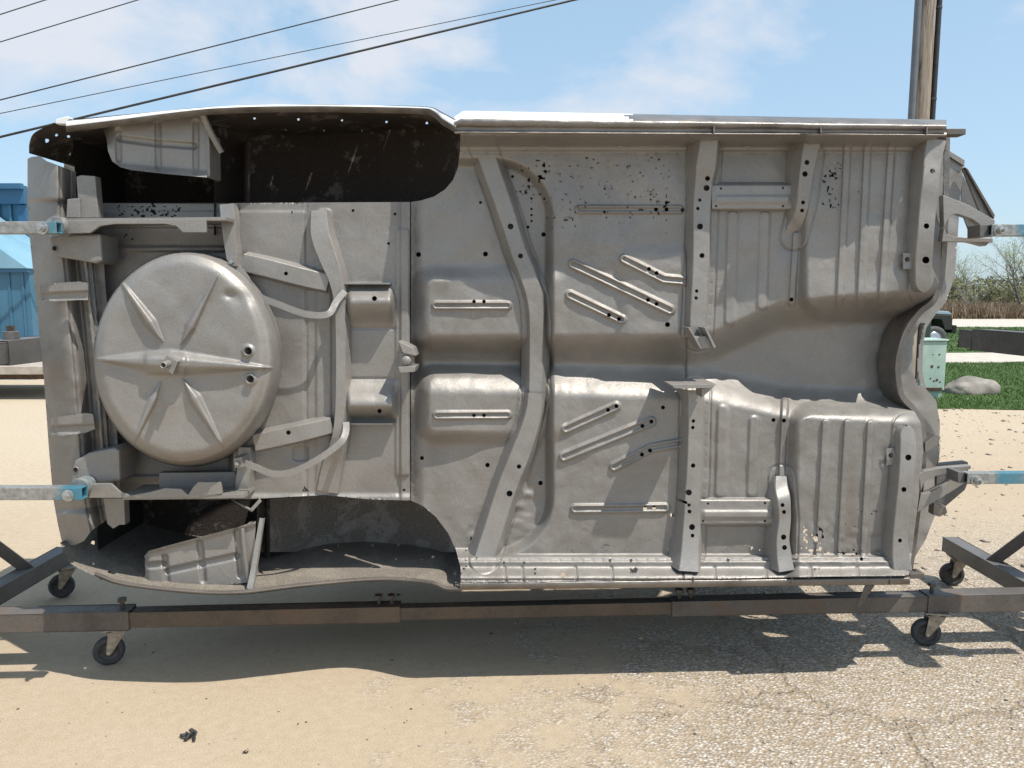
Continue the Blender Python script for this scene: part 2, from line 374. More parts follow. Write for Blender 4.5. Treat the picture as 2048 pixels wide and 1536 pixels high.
def lathe(name, parent, origin, axis, prof, mat, n=24, smooth=True):
    """prof rows (distance along axis, radius)"""
    origin, d = Vector(origin), Vector(axis).normalized(); a = d.orthogonal().normalized(); b = d.cross(a)
    V = [origin + d*t + (a*math.cos(2*math.pi*i/n)+b*math.sin(2*math.pi*i/n))*r for t, r in prof for i in range(n)]
    Fc = [[k*n+i, k*n+(i+1) % n, (k+1)*n+(i+1) % n, (k+1)*n+i] for k in range(len(prof)-1) for i in range(n)]
    return mesh_obj(name, V, Fc, mat, parent, smooth)
def tube_path(name, parent, pts, r, mat, n=6):
    V, Fc = [], []
    pts = [Vector(p) for p in pts]
    for k, p in enumerate(pts):
        d = (pts[min(k+1, len(pts)-1)]-pts[max(k-1, 0)]).normalized(); a = d.cross(Vector((0.3, 1, 0.1))).normalized(); b = d.cross(a)
        V += [p+(a*math.cos(2*math.pi*i/n)+b*math.sin(2*math.pi*i/n))*r for i in range(n)]
        if k: Fc += [[(k-1)*n+i, (k-1)*n+(i+1) % n, k*n+(i+1) % n, k*n+i] for i in range(n)]
    Fc += [list(range(n)), list(range((len(pts)-1)*n, len(pts)*n))]
    return mesh_obj(name, V, Fc, mat, parent, True)

# ------------------------------------------------------------------ the setting: ground
def ground_material():
    m, nt, bs = mat_new('sandy_ground_with_worn_chip_seal'); v = coord(nt)
    sep = nt.nodes.new('ShaderNodeSeparateXYZ'); nt.links.new(v, sep.inputs[0])
    # sand
    a = nz(nt, 1.1, 6, 0.6, v, 0.3); b = nz(nt, 26, 5, 0.65, v); c = nz(nt, 230, 3, 0.6, v)
    sand = ramp(nt, a.outputs['Fac'], [(0.3, (0.36, 0.283, 0.195)), (0.55, (0.425, 0.345, 0.25)), (0.75, (0.485, 0.41, 0.32))])
    sand = mixc(nt, 0.45, sand, ramp(nt, b.outputs['Fac'], [(0.3, (0.32, 0.245, 0.162)), (0.7, (0.505, 0.425, 0.325))]))
    sand = mixc(nt, 0.40, sand, ramp(nt, c.outputs['Fac'], [(0.33, (0.17, 0.122, 0.076)), (0.62, (0.56, 0.46, 0.335))]))
    # small dark chips lying in the sand
    vo = nt.nodes.new('ShaderNodeTexVoronoi'); vo.inputs['Scale'].default_value = 16; vo.inputs['Randomness'].default_value = 1; nt.links.new(v, vo.inputs['Vector'])
    chip = math_n(nt, 'LESS_THAN', vo.outputs['Distance'], 0.055)
    sepc = nt.nodes.new('ShaderNodeSeparateColor'); nt.links.new(vo.outputs['Color'], sepc.inputs[0])
    chip = math_n(nt, 'MULTIPLY', chip, math_n(nt, 'GREATER_THAN', sepc.outputs[0], 0.62))
    sand = mixc(nt, math_n(nt, 'MULTIPLY', chip, 0.8), sand, (0.09, 0.075, 0.06))
    # exposed stone chips: grey-white aggregate with tan fines between
    vs = nt.nodes.new('ShaderNodeTexVoronoi'); vs.inputs['Scale'].default_value = 98
    mp = nt.nodes.new('ShaderNodeMapping'); mp.inputs['Scale'].default_value = (0.8, 1.15, 1); mp.inputs['Rotation'].default_value = (0, 0, 0.5); nt.links.new(v, mp.inputs['Vector'])
    nt.links.new(mp.outputs['Vector'], vs.inputs['Vector'])
    sc = nt.nodes.new('ShaderNodeSeparateColor'); nt.links.new(vs.outputs['Color'], sc.inputs[0])
    stone = ramp(nt, sc.outputs[0], [(0.0, (0.24, 0.205, 0.165)), (0.3, (0.36, 0.32, 0.268)), (0.62, (0.45, 0.412, 0.36)), (0.86, (0.58, 0.545, 0.495)), (1.0, (0.72, 0.695, 0.65))])
    agg = mixc(nt, ramp(nt, vs.outputs['Distance'], [(0.42, (0, 0, 0)), (0.66, (1, 1, 1))]), stone, (0.31, 0.24, 0.165))
    # where the chips show: the right near side, broken up by drifts of sand
    g = math_n(nt, 'ADD', math_n(nt, 'MULTIPLY', sep.outputs[0], 0.42), math_n(nt, 'MULTIPLY', sep.outputs[1], -0.16))
    d1 = nz(nt, 1.4, 5, 0.6, v, 0.5); d2 = nz(nt, 7, 5, 0.65, v, 0.3)
    g = math_n(nt, 'ADD', g, math_n(nt, 'MULTIPLY', d1.outputs['Fac'], 1.5)); g = math_n(nt, 'ADD', g, math_n(nt, 'MULTIPLY', d2.outputs['Fac'], 1.3))
    mk = ramp(nt, math_n(nt, 'SUBTRACT', g, 0.74), [(0.16, (0, 0, 0)), (0.52, (1, 1, 1))])
    far = ramp(nt, math_n(nt, 'MULTIPLY', sep.outputs[1], 0.1), [(0.40, (1, 1, 1)), (0.56, (0, 0, 0))])
    mk = math_n(nt, 'MULTIPLY', mk, far)
    mk = math_n(nt, 'MULTIPLY', mk, 0.82)
    col = mixc(nt, mk, sand, agg)
    # cracks in the old surface, filled with sand and dirt
    wv = nz(nt, 2.2, 4, 0.6, v); wm = nt.nodes.new('ShaderNodeVectorMath'); wm.operation = 'SCALE'; wm.inputs['Scale'].default_value = 0.55
    nt.links.new(wv.outputs['Color'], wm.inputs[0]); wa = nt.nodes.new('ShaderNodeVectorMath'); nt.links.new(v, wa.inputs[0]); nt.links.new(wm.outputs[0], wa.inputs[1])
    cr = nt.nodes.new('ShaderNodeTexVoronoi'); cr.feature = 'DISTANCE_TO_EDGE'; cr.inputs['Scale'].default_value = 1.35; nt.links.new(wa.outputs[0], cr.inputs['Vector'])
    crk = ramp(nt, cr.outputs['Distance'], [(0.006, (1, 1, 1)), (0.028, (0, 0, 0))])
    ck = math_n(nt, 'MULTIPLY', math_n(nt, 'MULTIPLY', crk, mk), 0.45)
    col = mixc(nt, ck, col, (0.19, 0.14, 0.095))
    # the far lot to the left is pale concrete dust
    pale = ramp(nt, math_n(nt, 'ADD', math_n(nt, 'MULTIPLY', sep.outputs[1], 0.1), math_n(nt, 'MULTIPLY', sep.outputs[0], -0.03)), [(0.5, (0, 0, 0)), (0.9, (1, 1, 1))])
    pale = math_n(nt, 'MULTIPLY', pale, 0.6)
    col = mixc(nt, pale, col, ramp(nt, b.outputs['Fac'], [(0.3, (0.43, 0.36, 0.265)), (0.7, (0.55, 0.48, 0.375))]))
    nt.links.new(col, bs.inputs['Base Color']); bs.inputs['Roughness'].default_value = 0.95
    bs.inputs['Specular IOR Level'].default_value = 0.2
    hs = math_n(nt, 'MULTIPLY', math_n(nt, 'SUBTRACT', 1.0, vs.outputs['Distance']), mk)
    hs = math_n(nt, 'SUBTRACT', hs, math_n(nt, 'MULTIPLY', ck, 2.0))
    hb = nz(nt, 11, 4, 0.62, v, 0.8)
    hs = math_n(nt, 'ADD', math_n(nt, 'MULTIPLY', hs, 0.009), math_n(nt, 'ADD', math_n(nt, 'MULTIPLY', c.outputs['Fac'], 0.002), math_n(nt, 'MULTIPLY', hb.outputs['Fac'], 0.0045)))
    bump(nt, bs, hs, 1.0, 1.0)
    return m
M['ground'] = ground_material()
gx = [-600, -120, -40, -16] + list(np.arange(-8, 10.01, 0.5)) + [16, 40, 120, 600]; gy = [-60, -20, -4] + list(np.arange(0, 14.01, 0.5)) + [20, 40, 120, 1500]
GX, GY = np.meshgrid(gx, gy); GZ = 0.012*vnoise(GX, GY, 1.7, 3)*((GX > -9) & (GX < 11) & (GY > -1) & (GY < 15))*0.0
ny, nx = GX.shape; idx = np.arange(ny*nx).reshape(ny, nx)
gq = np.stack([idx[:-1, :-1], idx[:-1, 1:], idx[1:, 1:], idx[1:, :-1]], -1).reshape(-1, 4)
ground = mesh_obj('ground', np.stack([GX, GY, GZ], -1).reshape(-1, 3), gq, 'ground'); tag(ground, None, None, None, 'structure')

M['road'] = simple('pale_gravel_road', (0.42, 0.38, 0.32), (0.56, 0.52, 0.46), 3, 0.95, 0, 0.3, 60)
M['lawn'] = simple('lawn_soil', (0.035, 0.075, 0.014), (0.06, 0.12, 0.024), 3, 0.95, 0, 0.4, 40)
M['grass'] = simple('grass_blades', (0.05, 0.105, 0.018), (0.115, 0.178, 0.042), 2.5, 0.8, 0, 0)
M['brush'] = simple('dry_brown_brush', (0.20, 0.145, 0.095), (0.32, 0.25, 0.17), 1.2, 0.9, 0, 0)
def strip(name, x0, x1, ya, yb, z, mat, wob=0.35, seed=0):
    xs = np.linspace(x0, x1, 120); V, Fc = [], []
    for i, x in enumerate(xs):
        V += [(x, ya(x) + wob*float(vnoise(x, 0, 1.1, seed)), z), (x, yb(x) + wob*float(vnoise(x, 9, 1.3, seed+1)), z)]
        if i: Fc.append([2*i-2, 2*i, 2*i+1, 2*i-1])
    o = mesh_obj(name, V, Fc, mat); return tag(o, None, None, None, 'structure')
lawn_a = (lambda x: 10.2 - 0.06*(x-7)), (lambda x: 17.8 + 0.03*(x-12))
lawn_b = (lambda x: 21.3 + 0.03*(x-12)), (lambda x: 39.5)
strip('lawn', 4.2, 40, lawn_a[0], lawn_a[1], 0.008, 'lawn', 0.5, 1)
strip('lawn', 8, 80, lawn_b[0], lawn_b[1], 0.008, 'lawn', 0.5, 4)
strip('gravel_drive', 6, 60, lawn_a[1], lawn_b[0], 0.004, 'road', 0.3, 6)
strip('road', -20, 160, lawn_b[1], (lambda x: 54.5), 0.004, 'road', 0.3, 8)
strip('field', -20, 260, (lambda x: 54.5), (lambda x: 500.0), 0.006, 'brush', 0.3, 10)

def blades(name, label, cat, n, xr, yfun, hmin, hmax, wd, mat, lean=0.35, seed=1, power=1.0):
    r = np.random.default_rng(seed); x = r.uniform(xr[0], xr[1], n); u = r.uniform(0, 1, n)**power
    y0 = np.array([yfun[0](a) for a in x]); y1 = np.array([yfun[1](a) for a in x]); y = y0 + (y1-y0)*u
    h = r.uniform(hmin, hmax, n)*(0.8+0.3*vnoise(x*10, y*10, 11, seed)); th = r.uniform(0, 2*np.pi, n); lx, ly = r.normal(0, lean, n)*h, r.normal(0, lean, n)*h
    dx, dy = np.cos(th)*wd/2, np.sin(th)*wd/2; z = np.full(n, 0.006)
    V = np.stack([np.stack([x-dx, y-dy, z], -1), np.stack([x+dx, y+dy, z], -1), np.stack([x+lx, y+ly, h], -1)], 1).reshape(-1, 3)
    Fc = np.arange(3*n).reshape(n, 3)
    o = mesh_obj(name, V, Fc, mat); return tag(o, label, cat, None, 'stuff')
blades('grass', 'short green grass on the near lawn around the boulder', 'grass', 80000, (5.0, 15.5), lawn_a, 0.03, 0.075, 0.011, 'grass', 0.45, 1, 1.2)
blades('grass', 'green grass on the far lawn beyond the gravel drive', 'grass', 26000, (12, 34), lawn_b, 0.05, 0.12, 0.035, 'grass', 0.45, 2, 1.2)
blades('brush', 'tall dry brown brush along the far side of the road', 'brush', 42000, (-4, 60), ((lambda x: 55.0), (lambda x: 60.0)), 0.35, 1.6, 0.10, 'brush', 0.34, 3)

# loose stones on the gravel and chips under the car: too many to count
def stones(name, label, n, xr, yr, smin, smax, mat, seed, dens=None):
    r = np.random.default_rng(seed); V, Fc = [], []
    base = np.array([(1, 0, 0), (-1, 0, 0), (0, 1, 0), (0, -1, 0), (0, 0, 1), (0, 0, -1)], float)
    tri = [(0, 2, 4), (2, 1, 4), (1, 3, 4), (3, 0, 4), (2, 0, 5), (1, 2, 5), (3, 1, 5), (0, 3, 5)]
    k = 0
    while k < n:
        x, y = r.uniform(*xr), r.uniform(*yr)
        if dens is not None and r.uniform() > dens(x, y): continue
        s = smin*(smax/smin)**(r.uniform()**2.2); q = base*r.uniform(0.55, 1.15, (6, 1))*np.array([s, s*r.uniform(.6, 1), s*r.uniform(.35, .6)])
        a = r.uniform(0, 6.28); R = np.array([[math.cos(a), -math.sin(a), 0], [math.sin(a), math.cos(a), 0], [0, 0, 1]])
        q = q @ R.T + np.array([x, y, s*0.18]); V.append(q); Fc += [[6*k+i for i in t] for t in tri]; k += 1
    o = mesh_obj(name, np.vstack(V), np.array(Fc), mat); return tag(o, label, 'gravel', None, 'stuff')
M['stone'] = simple('pale_gravel_stone', (0.22, 0.185, 0.145), (0.50, 0.45, 0.38), 7, 0.9, 0, 0.2, 90)
M['stone_d'] = simple('dark_gravel_chip', (0.06, 0.05, 0.042), (0.17, 0.14, 0.115), 9, 0.9, 0, 0.2, 90)
stones('gravel', 'loose pale stones scattered on the dirt at the right', 1700, (2.2, 9), (3.9, 11.5), 0.008, 0.04, 'stone', 5)
stones('gravel', 'tiny dark chips scattered over the sand in front', 420, (-2.6, 2.8), (1.6, 5.2), 0.0022, 0.010, 'stone_d', 6)
stones('gravel', 'pale stone chips lying loose on the worn surface', 1500, (-0.4, 2.8), (1.7, 3.9), 0.004, 0.011, 'stone', 8, lambda x, y: np.clip((x+0.5)/2, 0, 1))

# ------------------------------------------------------------------ car body turned on its side
body = thing('car_body', 'bare grey stripped car body turned on its side showing the underside', 'car body', (0.0, 3.2, 0.62))

FLOOR_POLY = [(822, 404), (842, 401), (868, 393), (890, 379), (906, 360), (916, 335), (920, 300), (921, 262), (1200, 264), (1893, 270), (1891, 420), (1884, 545), (1868, 598),
              (1838, 626), (1812, 664), (1797, 710), (1795, 750), (1803, 792), (1826, 818), (1842, 846), (1847, 900), (1838, 990), (1818, 1150), (1400, 1158), (922, 1166),
              (921, 1135), (912, 1100), (896, 1066), (872, 1034), (846, 1012), (822, 1001)]
TUX = [800, 1100, 1370, 1430, 1490, 1560, 1700, 1900]
TUU = [690, 690, 690, 682, 655, 624, 612, 596]; TUL = [748, 754, 766, 768, 782, 798, 804, 814]; TUD = [.075, .09, .10, .11, .125, .14, .15, .16]
BEADS = [([(1158, 419), (1358, 419)], 11), ([(1146, 528), (1340, 620)], 13), ([(1140, 590), (1243, 639)], 12), ([(1248, 518), (1328, 558), (1372, 562)], 12),
         ([(1132, 858), (1232, 813)], 12), ([(1128, 914), (1302, 843)], 13), ([(1228, 934), (1302, 896), (1372, 884)], 12), ([(1150, 1018), (1330, 1016)], 12),
         ([(872, 611), (1015, 611)], 11), ([(874, 831), (1015, 830)], 11)]
MEMB = [([(961, 276), (1010, 418), (1036, 500), (1054, 546), (1069, 596), (1073, 650), (1071, 786)], 16), ([(1070, 786), (1058, 860), (1014, 975), (968, 1118)], 19),
        ([(1412, 305), (1405, 420), (1398, 600), (1394, 672)], 19), ([(1391, 785), (1388, 950), (1382, 1060), (1379, 1106)], 18), ([(1620, 310), (1606, 412), (1588, 474)], 15),
        ([(1563, 956), (1570, 1040), (1568, 1106)], 15), ([(1868, 305), (1857, 410), (1848, 584)], 19), ([(1815, 856), (1808, 1000), (1802, 1106)], 19)]
def pit(w, x, y, cx, cy, r, h):
    a, b = np.searchsorted(x[0], (cx-3*r-4, cx+3*r+4)); c, d = np.searchsorted(y[:, 0], (cy-3*r-4, cy+3*r+4))
    if b > a and d > c: w[c:d, a:b] -= h*np.exp(-((x[c:d, a:b]-cx)**2+(y[c:d, a:b]-cy)**2)/(r*r))
def weld_rows(w, x, y):
    rr = random.Random(5)
    rows = [[(930, 303), (1890, 305)], [(930, 1121), (1800, 1119)], [(828, 420), (828, 990)], [(1378, 310), (1374, 690)], [(1378, 790), (1372, 1100)], [(930, 1162), (1810, 1153)]]
    for pts, hw in MEMB:
        for sgn in (-1, 1):
            A = resample([(a, b, 0) for a, b in pts], 3); tx, ty = np.gradient(A[:, 0]), np.gradient(A[:, 1]); l = np.hypot(tx, ty)
            rows.append(list(zip(A[:, 0]-ty/l*sgn*(hw+5), A[:, 1]+tx/l*sgn*(hw+5))))
    for row in rows:
        A = resample([(a, b, 0) for a, b in row], 21)
        for q in A: pit(w, x, y, q[0]+rr.uniform(-2, 2), q[1]+rr.uniform(-2, 2), 2.6, .0016)
def floorW(x, y):
    w = np.zeros(np.shape(x))
    for pts, hw in MEMB:
        dd = seg_d(x, y, pts); w += 0.0028*S(hw+11, hw+9.4, dd) - 0.0045*np.exp(-((dd-hw-12.5)/1.5)**2)
    weld_rows(w, x, y)
    w -= 0.058*rbox(x, y, 600, 1099, 324, 1106, 112, 24)                     # rear kick-up
    bs = 0.35 + 0.65*S(1050, 870, x)
    w += 0.052*bs*rbox(x, y, 842, 1120, 545, 690, 26, 40) + 0.052*bs*rbox(x, y, 846, 1120, 742, 876, 26, 34)
    w -= 0.02*S(850, 824, x)
    # front footwells
    w += 0.052*rbox(x, y, 1604, 2050, 200, 632, 46, 30) + 0.052*rbox(x, y, 1584, 2050, 816, 1250, 46, 34)
    w += 0.013*rbox(x, y, 1235, 1460, 500, 720, 30, 26)*S(1230, 1260, x)*S(1374, 1370, x)
    # tunnel
    yu, yl, td = np.interp(x, TUX, TUU), np.interp(x, TUX, TUL), np.interp(x, TUX, TUD)
    w = w - (td + np.maximum(w, 0)*0.6)*S(yu-26, yu+44, y)*S(yl+40, yl-34, y)
    # toe boards roll away at the front
    w -= 0.09*S(1790, 1900, x)**1.5*(1-0.4*S(640, 700, y)*S(820, 760, y))
    # sills
    w += 0.012*S(304, 299, y) + 0.130*S(297, 267, y)
    w += 0.035*S(1107, 1117, y) + 0.014*S(1119, 1124, y) + 0.06*S(1131, 1158, y)
    for pts, hw in BEADS: w += bead(x, y, pts, hw, 0.0125, 0.010)
    # soft ribs in the front pans
    for xt, xb, y0, y1, hw, h in ((1466, 1460, 432, 640, 15, .007), (1530, 1524, 432, 610, 14, .007), (1446, 1441, 822, 984, 15, .008), (1509, 1504, 842, 984, 14, .008),
                                  (1592, 1584, 470, 606, 9, .012), (1570, 1563, 802, 955, 9, .014),
                                  (1695, 1679, 292, 612, 10, .010), (1735, 1720, 292, 612, 10, .010), (1783, 1763, 292, 606, 10, .010),
                                  (1651, 1638, 846, 1106, 10, .011), (1695, 1681, 846, 1106, 10, .011), (1741, 1727, 848, 1106, 10, .011)):
        w += bead(x, y, [(xt, y0), (xb, y1)], hw, h)
    # seams, overlaps
    w -= 0.009*np.exp(-((x-1372+0.012*(y-700))/1.7)**2)
    w += 0.004*S(1372, 1374, x-0.012*(700-y))*S(1386, 1384, x)
    # hammered and crumpled spots
    w += 0.011*np.exp(-(((x-1045)/30)**2+((y-1000)/62)**2))*vnoise(x*.6, y*1.3, 15, 41)
    w += 0.010*np.exp(-(((x-1225)/40)**2+((y-510)/30)**2))*(0.6+0.5*vnoise(x, y, 12, 42))
    w += 0.008*np.exp(-(((x-960)/40)**2+((y-1060)/30)**2))*.6*vnoise(x, y, 14, 43)
    w += 0.0022*S(1000, 1080, y)*S(1560, 1620, x)*S(1800, 1760, x)*vnoise(x, y, 11, 45)
    for dx in (1005, 1052, 1088, 1240, 1288, 1332, 1496, 1680, 1728): w -= 0.007*np.exp(-(((x-dx)/5)**2+((y-291)/4)**2))
    for dx in (1010, 1045, 1152, 1224, 1430, 1532, 1622, 1716): w -= 0.006*np.exp(-((x-dx-.1*(y-1145))/2.2)**2)*S(1130, 1136, y)
    w -= 0.005*np.exp(-((y-1160)/1.6)**2)
    w += 0.0042*vnoise(x, y, 62, 1) + 0.0018*vnoise(x, y, 27, 2) + 0.0005*vnoise(x, y, 11, 3)
    return w
def rust_specks(x, y): return rust_field(x, y) > 0
def rust_field(x, y):
    r = vnoise(x, y, 5.2, 50) + 0.35*vnoise(x, y, 2.3, 57); g = vnoise(x, y, 30, 51)
    d = np.zeros(np.shape(x))
    d += 0.62*rbox(x, y, 1030, 1376, 300, 425, 40, 90) + 0.42*rbox(x, y, 1070, 1376, 400, 500, 20, 80)
    d += 0.35*rbox(x, y, 1040, 1100, 320, 410, 20, 30) + 0.62*rbox(x, y, 1640, 1680, 330, 420, 12, 30) + 0.35*rbox(x, y, 1640, 1800, 300, 430, 12, 30)
    d += 0.7*rbox(x, y, 1100, 1260, 1075, 1106, 8, 20) + 1.0*rbox(x, y, 1598, 1646, 1050, 1110, 12, 30) + 0.8*rbox(x, y, 1600, 1775, 1096, 1112, 6, 14)
    d += 0.55*rbox(x, y, 1640, 1780, 1010, 1090, 12, 40) + 0.75*rbox(x, y, 1440, 1545, 1088, 1106, 5, 14) + 0.9*rbox(x, y, 918, 960, 1060, 1150, 10, 30)
    d += 1.5*rbox(x, y, 1258, 1286, 1136, 1148, 3, 12) + 0.8*rbox(x, y, 1600, 1640, 1136, 1150, 3, 8) + 0.6*rbox(x, y, 1440, 1460, 1138, 1148, 3, 8)
    return (r + 0.16*g) - (1.46 - 0.86*np.minimum(d, 1.4))
FLOOR_HOLES = [(971, 508, 5), (1031, 415, 6), (961, 405, 3), (1087, 469, 4.5), (1088, 645, 4), (837, 509, 5), (1335, 649, 5), (1086, 803, 5), (975, 930, 4.5), (1326, 815, 4), (844, 916, 4),
               (1012, 353, 3), (1025, 353, 3), (1063, 397, 2.5), (1063, 418, 2.5), (1063, 430, 2.5), (1063, 442, 2.5), (1044, 453, 3), (1056, 454, 3), (1583, 599, 4), (1815, 519, 5.5), (1782, 911, 5),
               (1547, 840, 4), (1568, 841, 4), (1344, 1030, 4), (1370, 1003, 3.5), (1368, 1014, 3.5), (1363, 1056, 6), (1081, 966, 4.5), (948, 603, 3.5), (968, 603, 3.5), (948, 831, 3.5), (968, 831, 3.5),
               (1312, 419, 4), (1333, 419, 4), (1365, 420, 4), (1296, 600, 4), (1313, 608, 4), (1218, 630, 4), (1238, 638, 4), (1298, 538, 4), (1313, 546, 4), (1216, 820, 4), (1233, 812, 4),
               (1285, 852, 4), (1303, 843, 4), (1284, 909, 4), (1300, 901, 4), (1290, 1016, 4), (1308, 1015, 4), (1138, 268, 5), (1126, 1150, 5), (1070, 1138, 2.5), (1070, 1147, 2.5),
               (1005, 291, 3), (1052, 291, 3), (1088, 291, 3), (1240, 292, 3.5), (1288, 290, 3.5), (1332, 290, 3.5), (1496, 293, 3.5), (1680, 292, 3.5), (1728, 292, 3.5),
               (1008, 1126, 3), (1048, 1126, 3), (1220, 1121, 3), (1262, 1121, 3), (1456, 1120, 3.5), (1622, 1118, 3.5), (1665, 1118, 3.5), (1723, 1118, 3.5), (1174, 1168, 4)]
def floor_stain_shade(x, y):  # stains and rust halos, plus painted shade along folds, edges and the sill
    s = 0.9*np.exp(-(((x-1702)/16)**2+((y-1000)/60)**2)) + 0.6*np.exp(-(((x-1705)/18)**2+((y-1072)/26)**2))
    s += 0.5*np.exp(-(((x-1300)/120)**2+((y-925)/14)**2))*S(880, 930, y) + 0.5*np.exp(-(((x-880)/50)**2+((y-885)/22)**2))
    s += 0.55*S(1855, 1893, x) + 0.35*S(286, 268, y) + 0.45*np.exp(-(((x-1100)/12)**2))*S(320, 400, y)*S(1100, 1000, y)  # brown for shade under the sill lip and along the kick-up step
    s += 0.5*np.exp(-(((y-600)/16)**2))*S(1570, 1640, x) + 0.35*np.exp(-(((y-690)/20)**2))*S(1380, 1300, x) + 0.2*S(0.2, 0.9, vnoise(x, y, 120, 60))
    s += 1.1*S(-.38, -.02, rust_field(x, y))
    return np.clip(s, 0, 1.4)*0.5
FLOOR_HOLES = [h for h in FLOOR_HOLES if h[1] > 300]
hf('floor_pan', body, 820, 1896, 260, 1168, 1.7, floorW, 'metal', holes=FLOOR_HOLES, specks=rust_specks, stain_shade=floor_stain_shade, edge_poly=FLOOR_POLY)

# trunk floor
TRUNK_POLY = [(196, 406), (470, 406), (820, 404), (820, 1001), (740, 999), (650, 990), (500, 998), (236, 1000), (205, 800), (196, 600)]
def trunkW(x, y):
    w = np.full(np.shape(x), -0.065)
    w -= 0.10*rbox(x, y, 150, 462, 380, 1040, 20, 10)
    # two stamped pockets, a ridge with a sunny upper and a shaded lower slope
    for x0, x1, y0, yr, y1 in ((688, 792, 566, 604, 655), (686, 796, 758, 810, 840)):
        k = S(x0-6, x0+14, x)*S(x1+4, x1-14, x)
        w += 0.075*k*np.where(y < yr, S(y0-4, yr, y), S(y1+3, yr, y))
    w += 0.010*rbox(x, y, 792, 818, 458, 952, 6, 6)
    w -= 0.006*np.exp(-((y-657)/1.8)**2)*S(675, 680, x)*S(795, 790, x) + 0.006*np.exp(-((y-757)/1.8)**2)*S(675, 680, x)*S(800, 795, x)
    w -= 0.006*np.exp(-((x-476)/1.8)**2)*S(960, 940, y) + 0.005*np.exp(-((x-613)/1.6)**2) + 0.006*np.exp(-((x-797)/1.6)**2)
    w += 0.006*S(800, 803, x) + 0.004*S(612, 606, x)*S(420, 425, y)
    w += 0.006*rbox(x, y, 632, 662, 418, 985, 8, 6)
    w -= 0.010*rbox(x, y, 586, 616, 893, 922, 6, 6)
    w += 0.012*S(984, 997, y)
    for yy in (450, 498, 956): w += bead(x, y, [(205, yy), (446, yy)], 7, 0.010)
    w += 0.0026*vnoise(x, y, 70, 5) + 0.001*vnoise(x, y, 24, 6)
    return w
def trunk_specks(x, y):
    r = vnoise(x, y, 3.6, 52) + 0.5*vnoise(x, y, 30, 53)
    d = 1.15*rbox(x, y, 225, 370, 408, 436, 5, 14) + 1.0*rbox(x, y, 205, 320, 466, 490, 6, 14) + 0.8*rbox(x, y, 330, 420, 470, 486, 6, 10) + 1.5*rbox(x, y, 580, 594, 420, 432, 3, 8) + 1.5*rbox(x, y, 602, 616, 975, 984, 3, 8) + .9*rbox(x, y, 255, 330, 930, 960, 6, 14)
    return r > (1.42 - 0.66*d)
hf('trunk_floor', body, 192, 828, 402, 1003, 2.5, trunkW, 'metal', specks=trunk_specks, edge_poly=TRUNK_POLY,
   holes=[(749, 597, 5), (759, 822, 4.5), (706, 421, 3), (573, 548, 3), (790, 428, 3), (777, 487, 3), (808, 980, 3), (548, 873, 0.1)], stain_shade=lambda x, y: 0.28*S(0.1, .9, vnoise(x, y, 90, 61)))

# spare wheel well: a deep oval drum with a pressed star
def wellW(x, y):
    r1 = np.hypot((x-377)/191, (y-718)/216); r2 = np.hypot((x-364)/172, (y-716)/206)
    s = np.clip((1-r1)/np.maximum((1-r1)+(r2-1), 1e-6), 0, 1); s = np.where(r2 < 1, 1.0, np.where(r1 >= 1, 0, s))
    rim = np.sqrt(np.clip(1-(1-s)**2, 0, 1))
    w = -0.19 + 0.325*rim
    w -= 0.020*S(0.86, 1.02, r2)**2
    w += 0.004*(1-np.clip(r2, 0, 1)**2)
    def spindle(a, b, hw, h, skew=0.5):
        vx, vy = b[0]-a[0], b[1]-a[1]; L2 = vx*vx+vy*vy; t = ((x-a[0])*vx+(y-a[1])*vy)/L2; d = np.abs((x-a[0])*vy-(y-a[1])*vx)/math.sqrt(L2)
        tt = np.clip(t, 0, 1); ww = np.where(tt < skew, tt/skew, (1-tt)/(1-skew)); ww = np.clip(ww, 0, 1)**0.8
        return h*ww**0.5*S(hw*ww+1e-3, hw*ww*0.15, d)*(t > 0)*(t < 1)
    w += spindle((188, 718), (548, 736), 31, 0.034, 0.42)*1.0
    w += 0.012*rbox(x, y, 290, 372, 708, 748, 6, 10)
    w += spindle((232, 548), (326, 684), 15, 0.024, 0.72) + spindle((440, 540), (362, 690), 14, 0.022, 0.75)
    w += spindle((262, 898), (322, 762), 13, 0.018, 0.72) + spindle((448, 898), (366, 758), 16, 0.024, 0.72)
    for hx, hy in ((496, 702), (501, 758)): w += 0.007*S(15, 10, np.hypot(x-hx, y-hy))
    w -= 0.012*np.exp(-(((x-460)/13)**2+((y-590)/9)**2)); w -= 0.008*np.exp(-(((x-480)/20)**2+((y-600)/16)**2))
    w += 0.0035*vnoise(x, y, 80, 7) + 0.0016*vnoise(x, y, 33, 8)
    return w
well_poly = [(377+191*math.cos(a), 718+216*math.sin(a)) for a in np.linspace(0, 2*math.pi, 120, endpoint=False)]
well = hf('spare_wheel_well', body, 182, 572, 498, 938, 2.2, wellW, 'metal2', edge_poly=well_poly, holes=[(497, 702, 8.5), (501, 758, 8.5)], stain_shade=lambda x, y: 0.5*np.exp(-((np.hypot((x-364)/172, (y-716)/206)-1)/0.06)**2)*S(860, 920, y)+0.12*S(0.2, .9, vnoise(x, y, 60, 62)))
c0 = P(340, 726, 0.19); c1 = P(325, 731, 0.25)
lathe('center_stud', well, c0 + np.array([0, 0, 0]), Vector(c1)-Vector(c0), [(0, 0.012), (0.055, 0.012), (0.057, 0.011), (0.057, 0.008), (0.02, 0.0075), (0.02, 0.0001)], 'metal2', 16)
plate('stud_plate', well, [(333, 709), (356, 723), (345, 749), (324, 734)], 0.16, 0.205, 'metal2', 0.001)
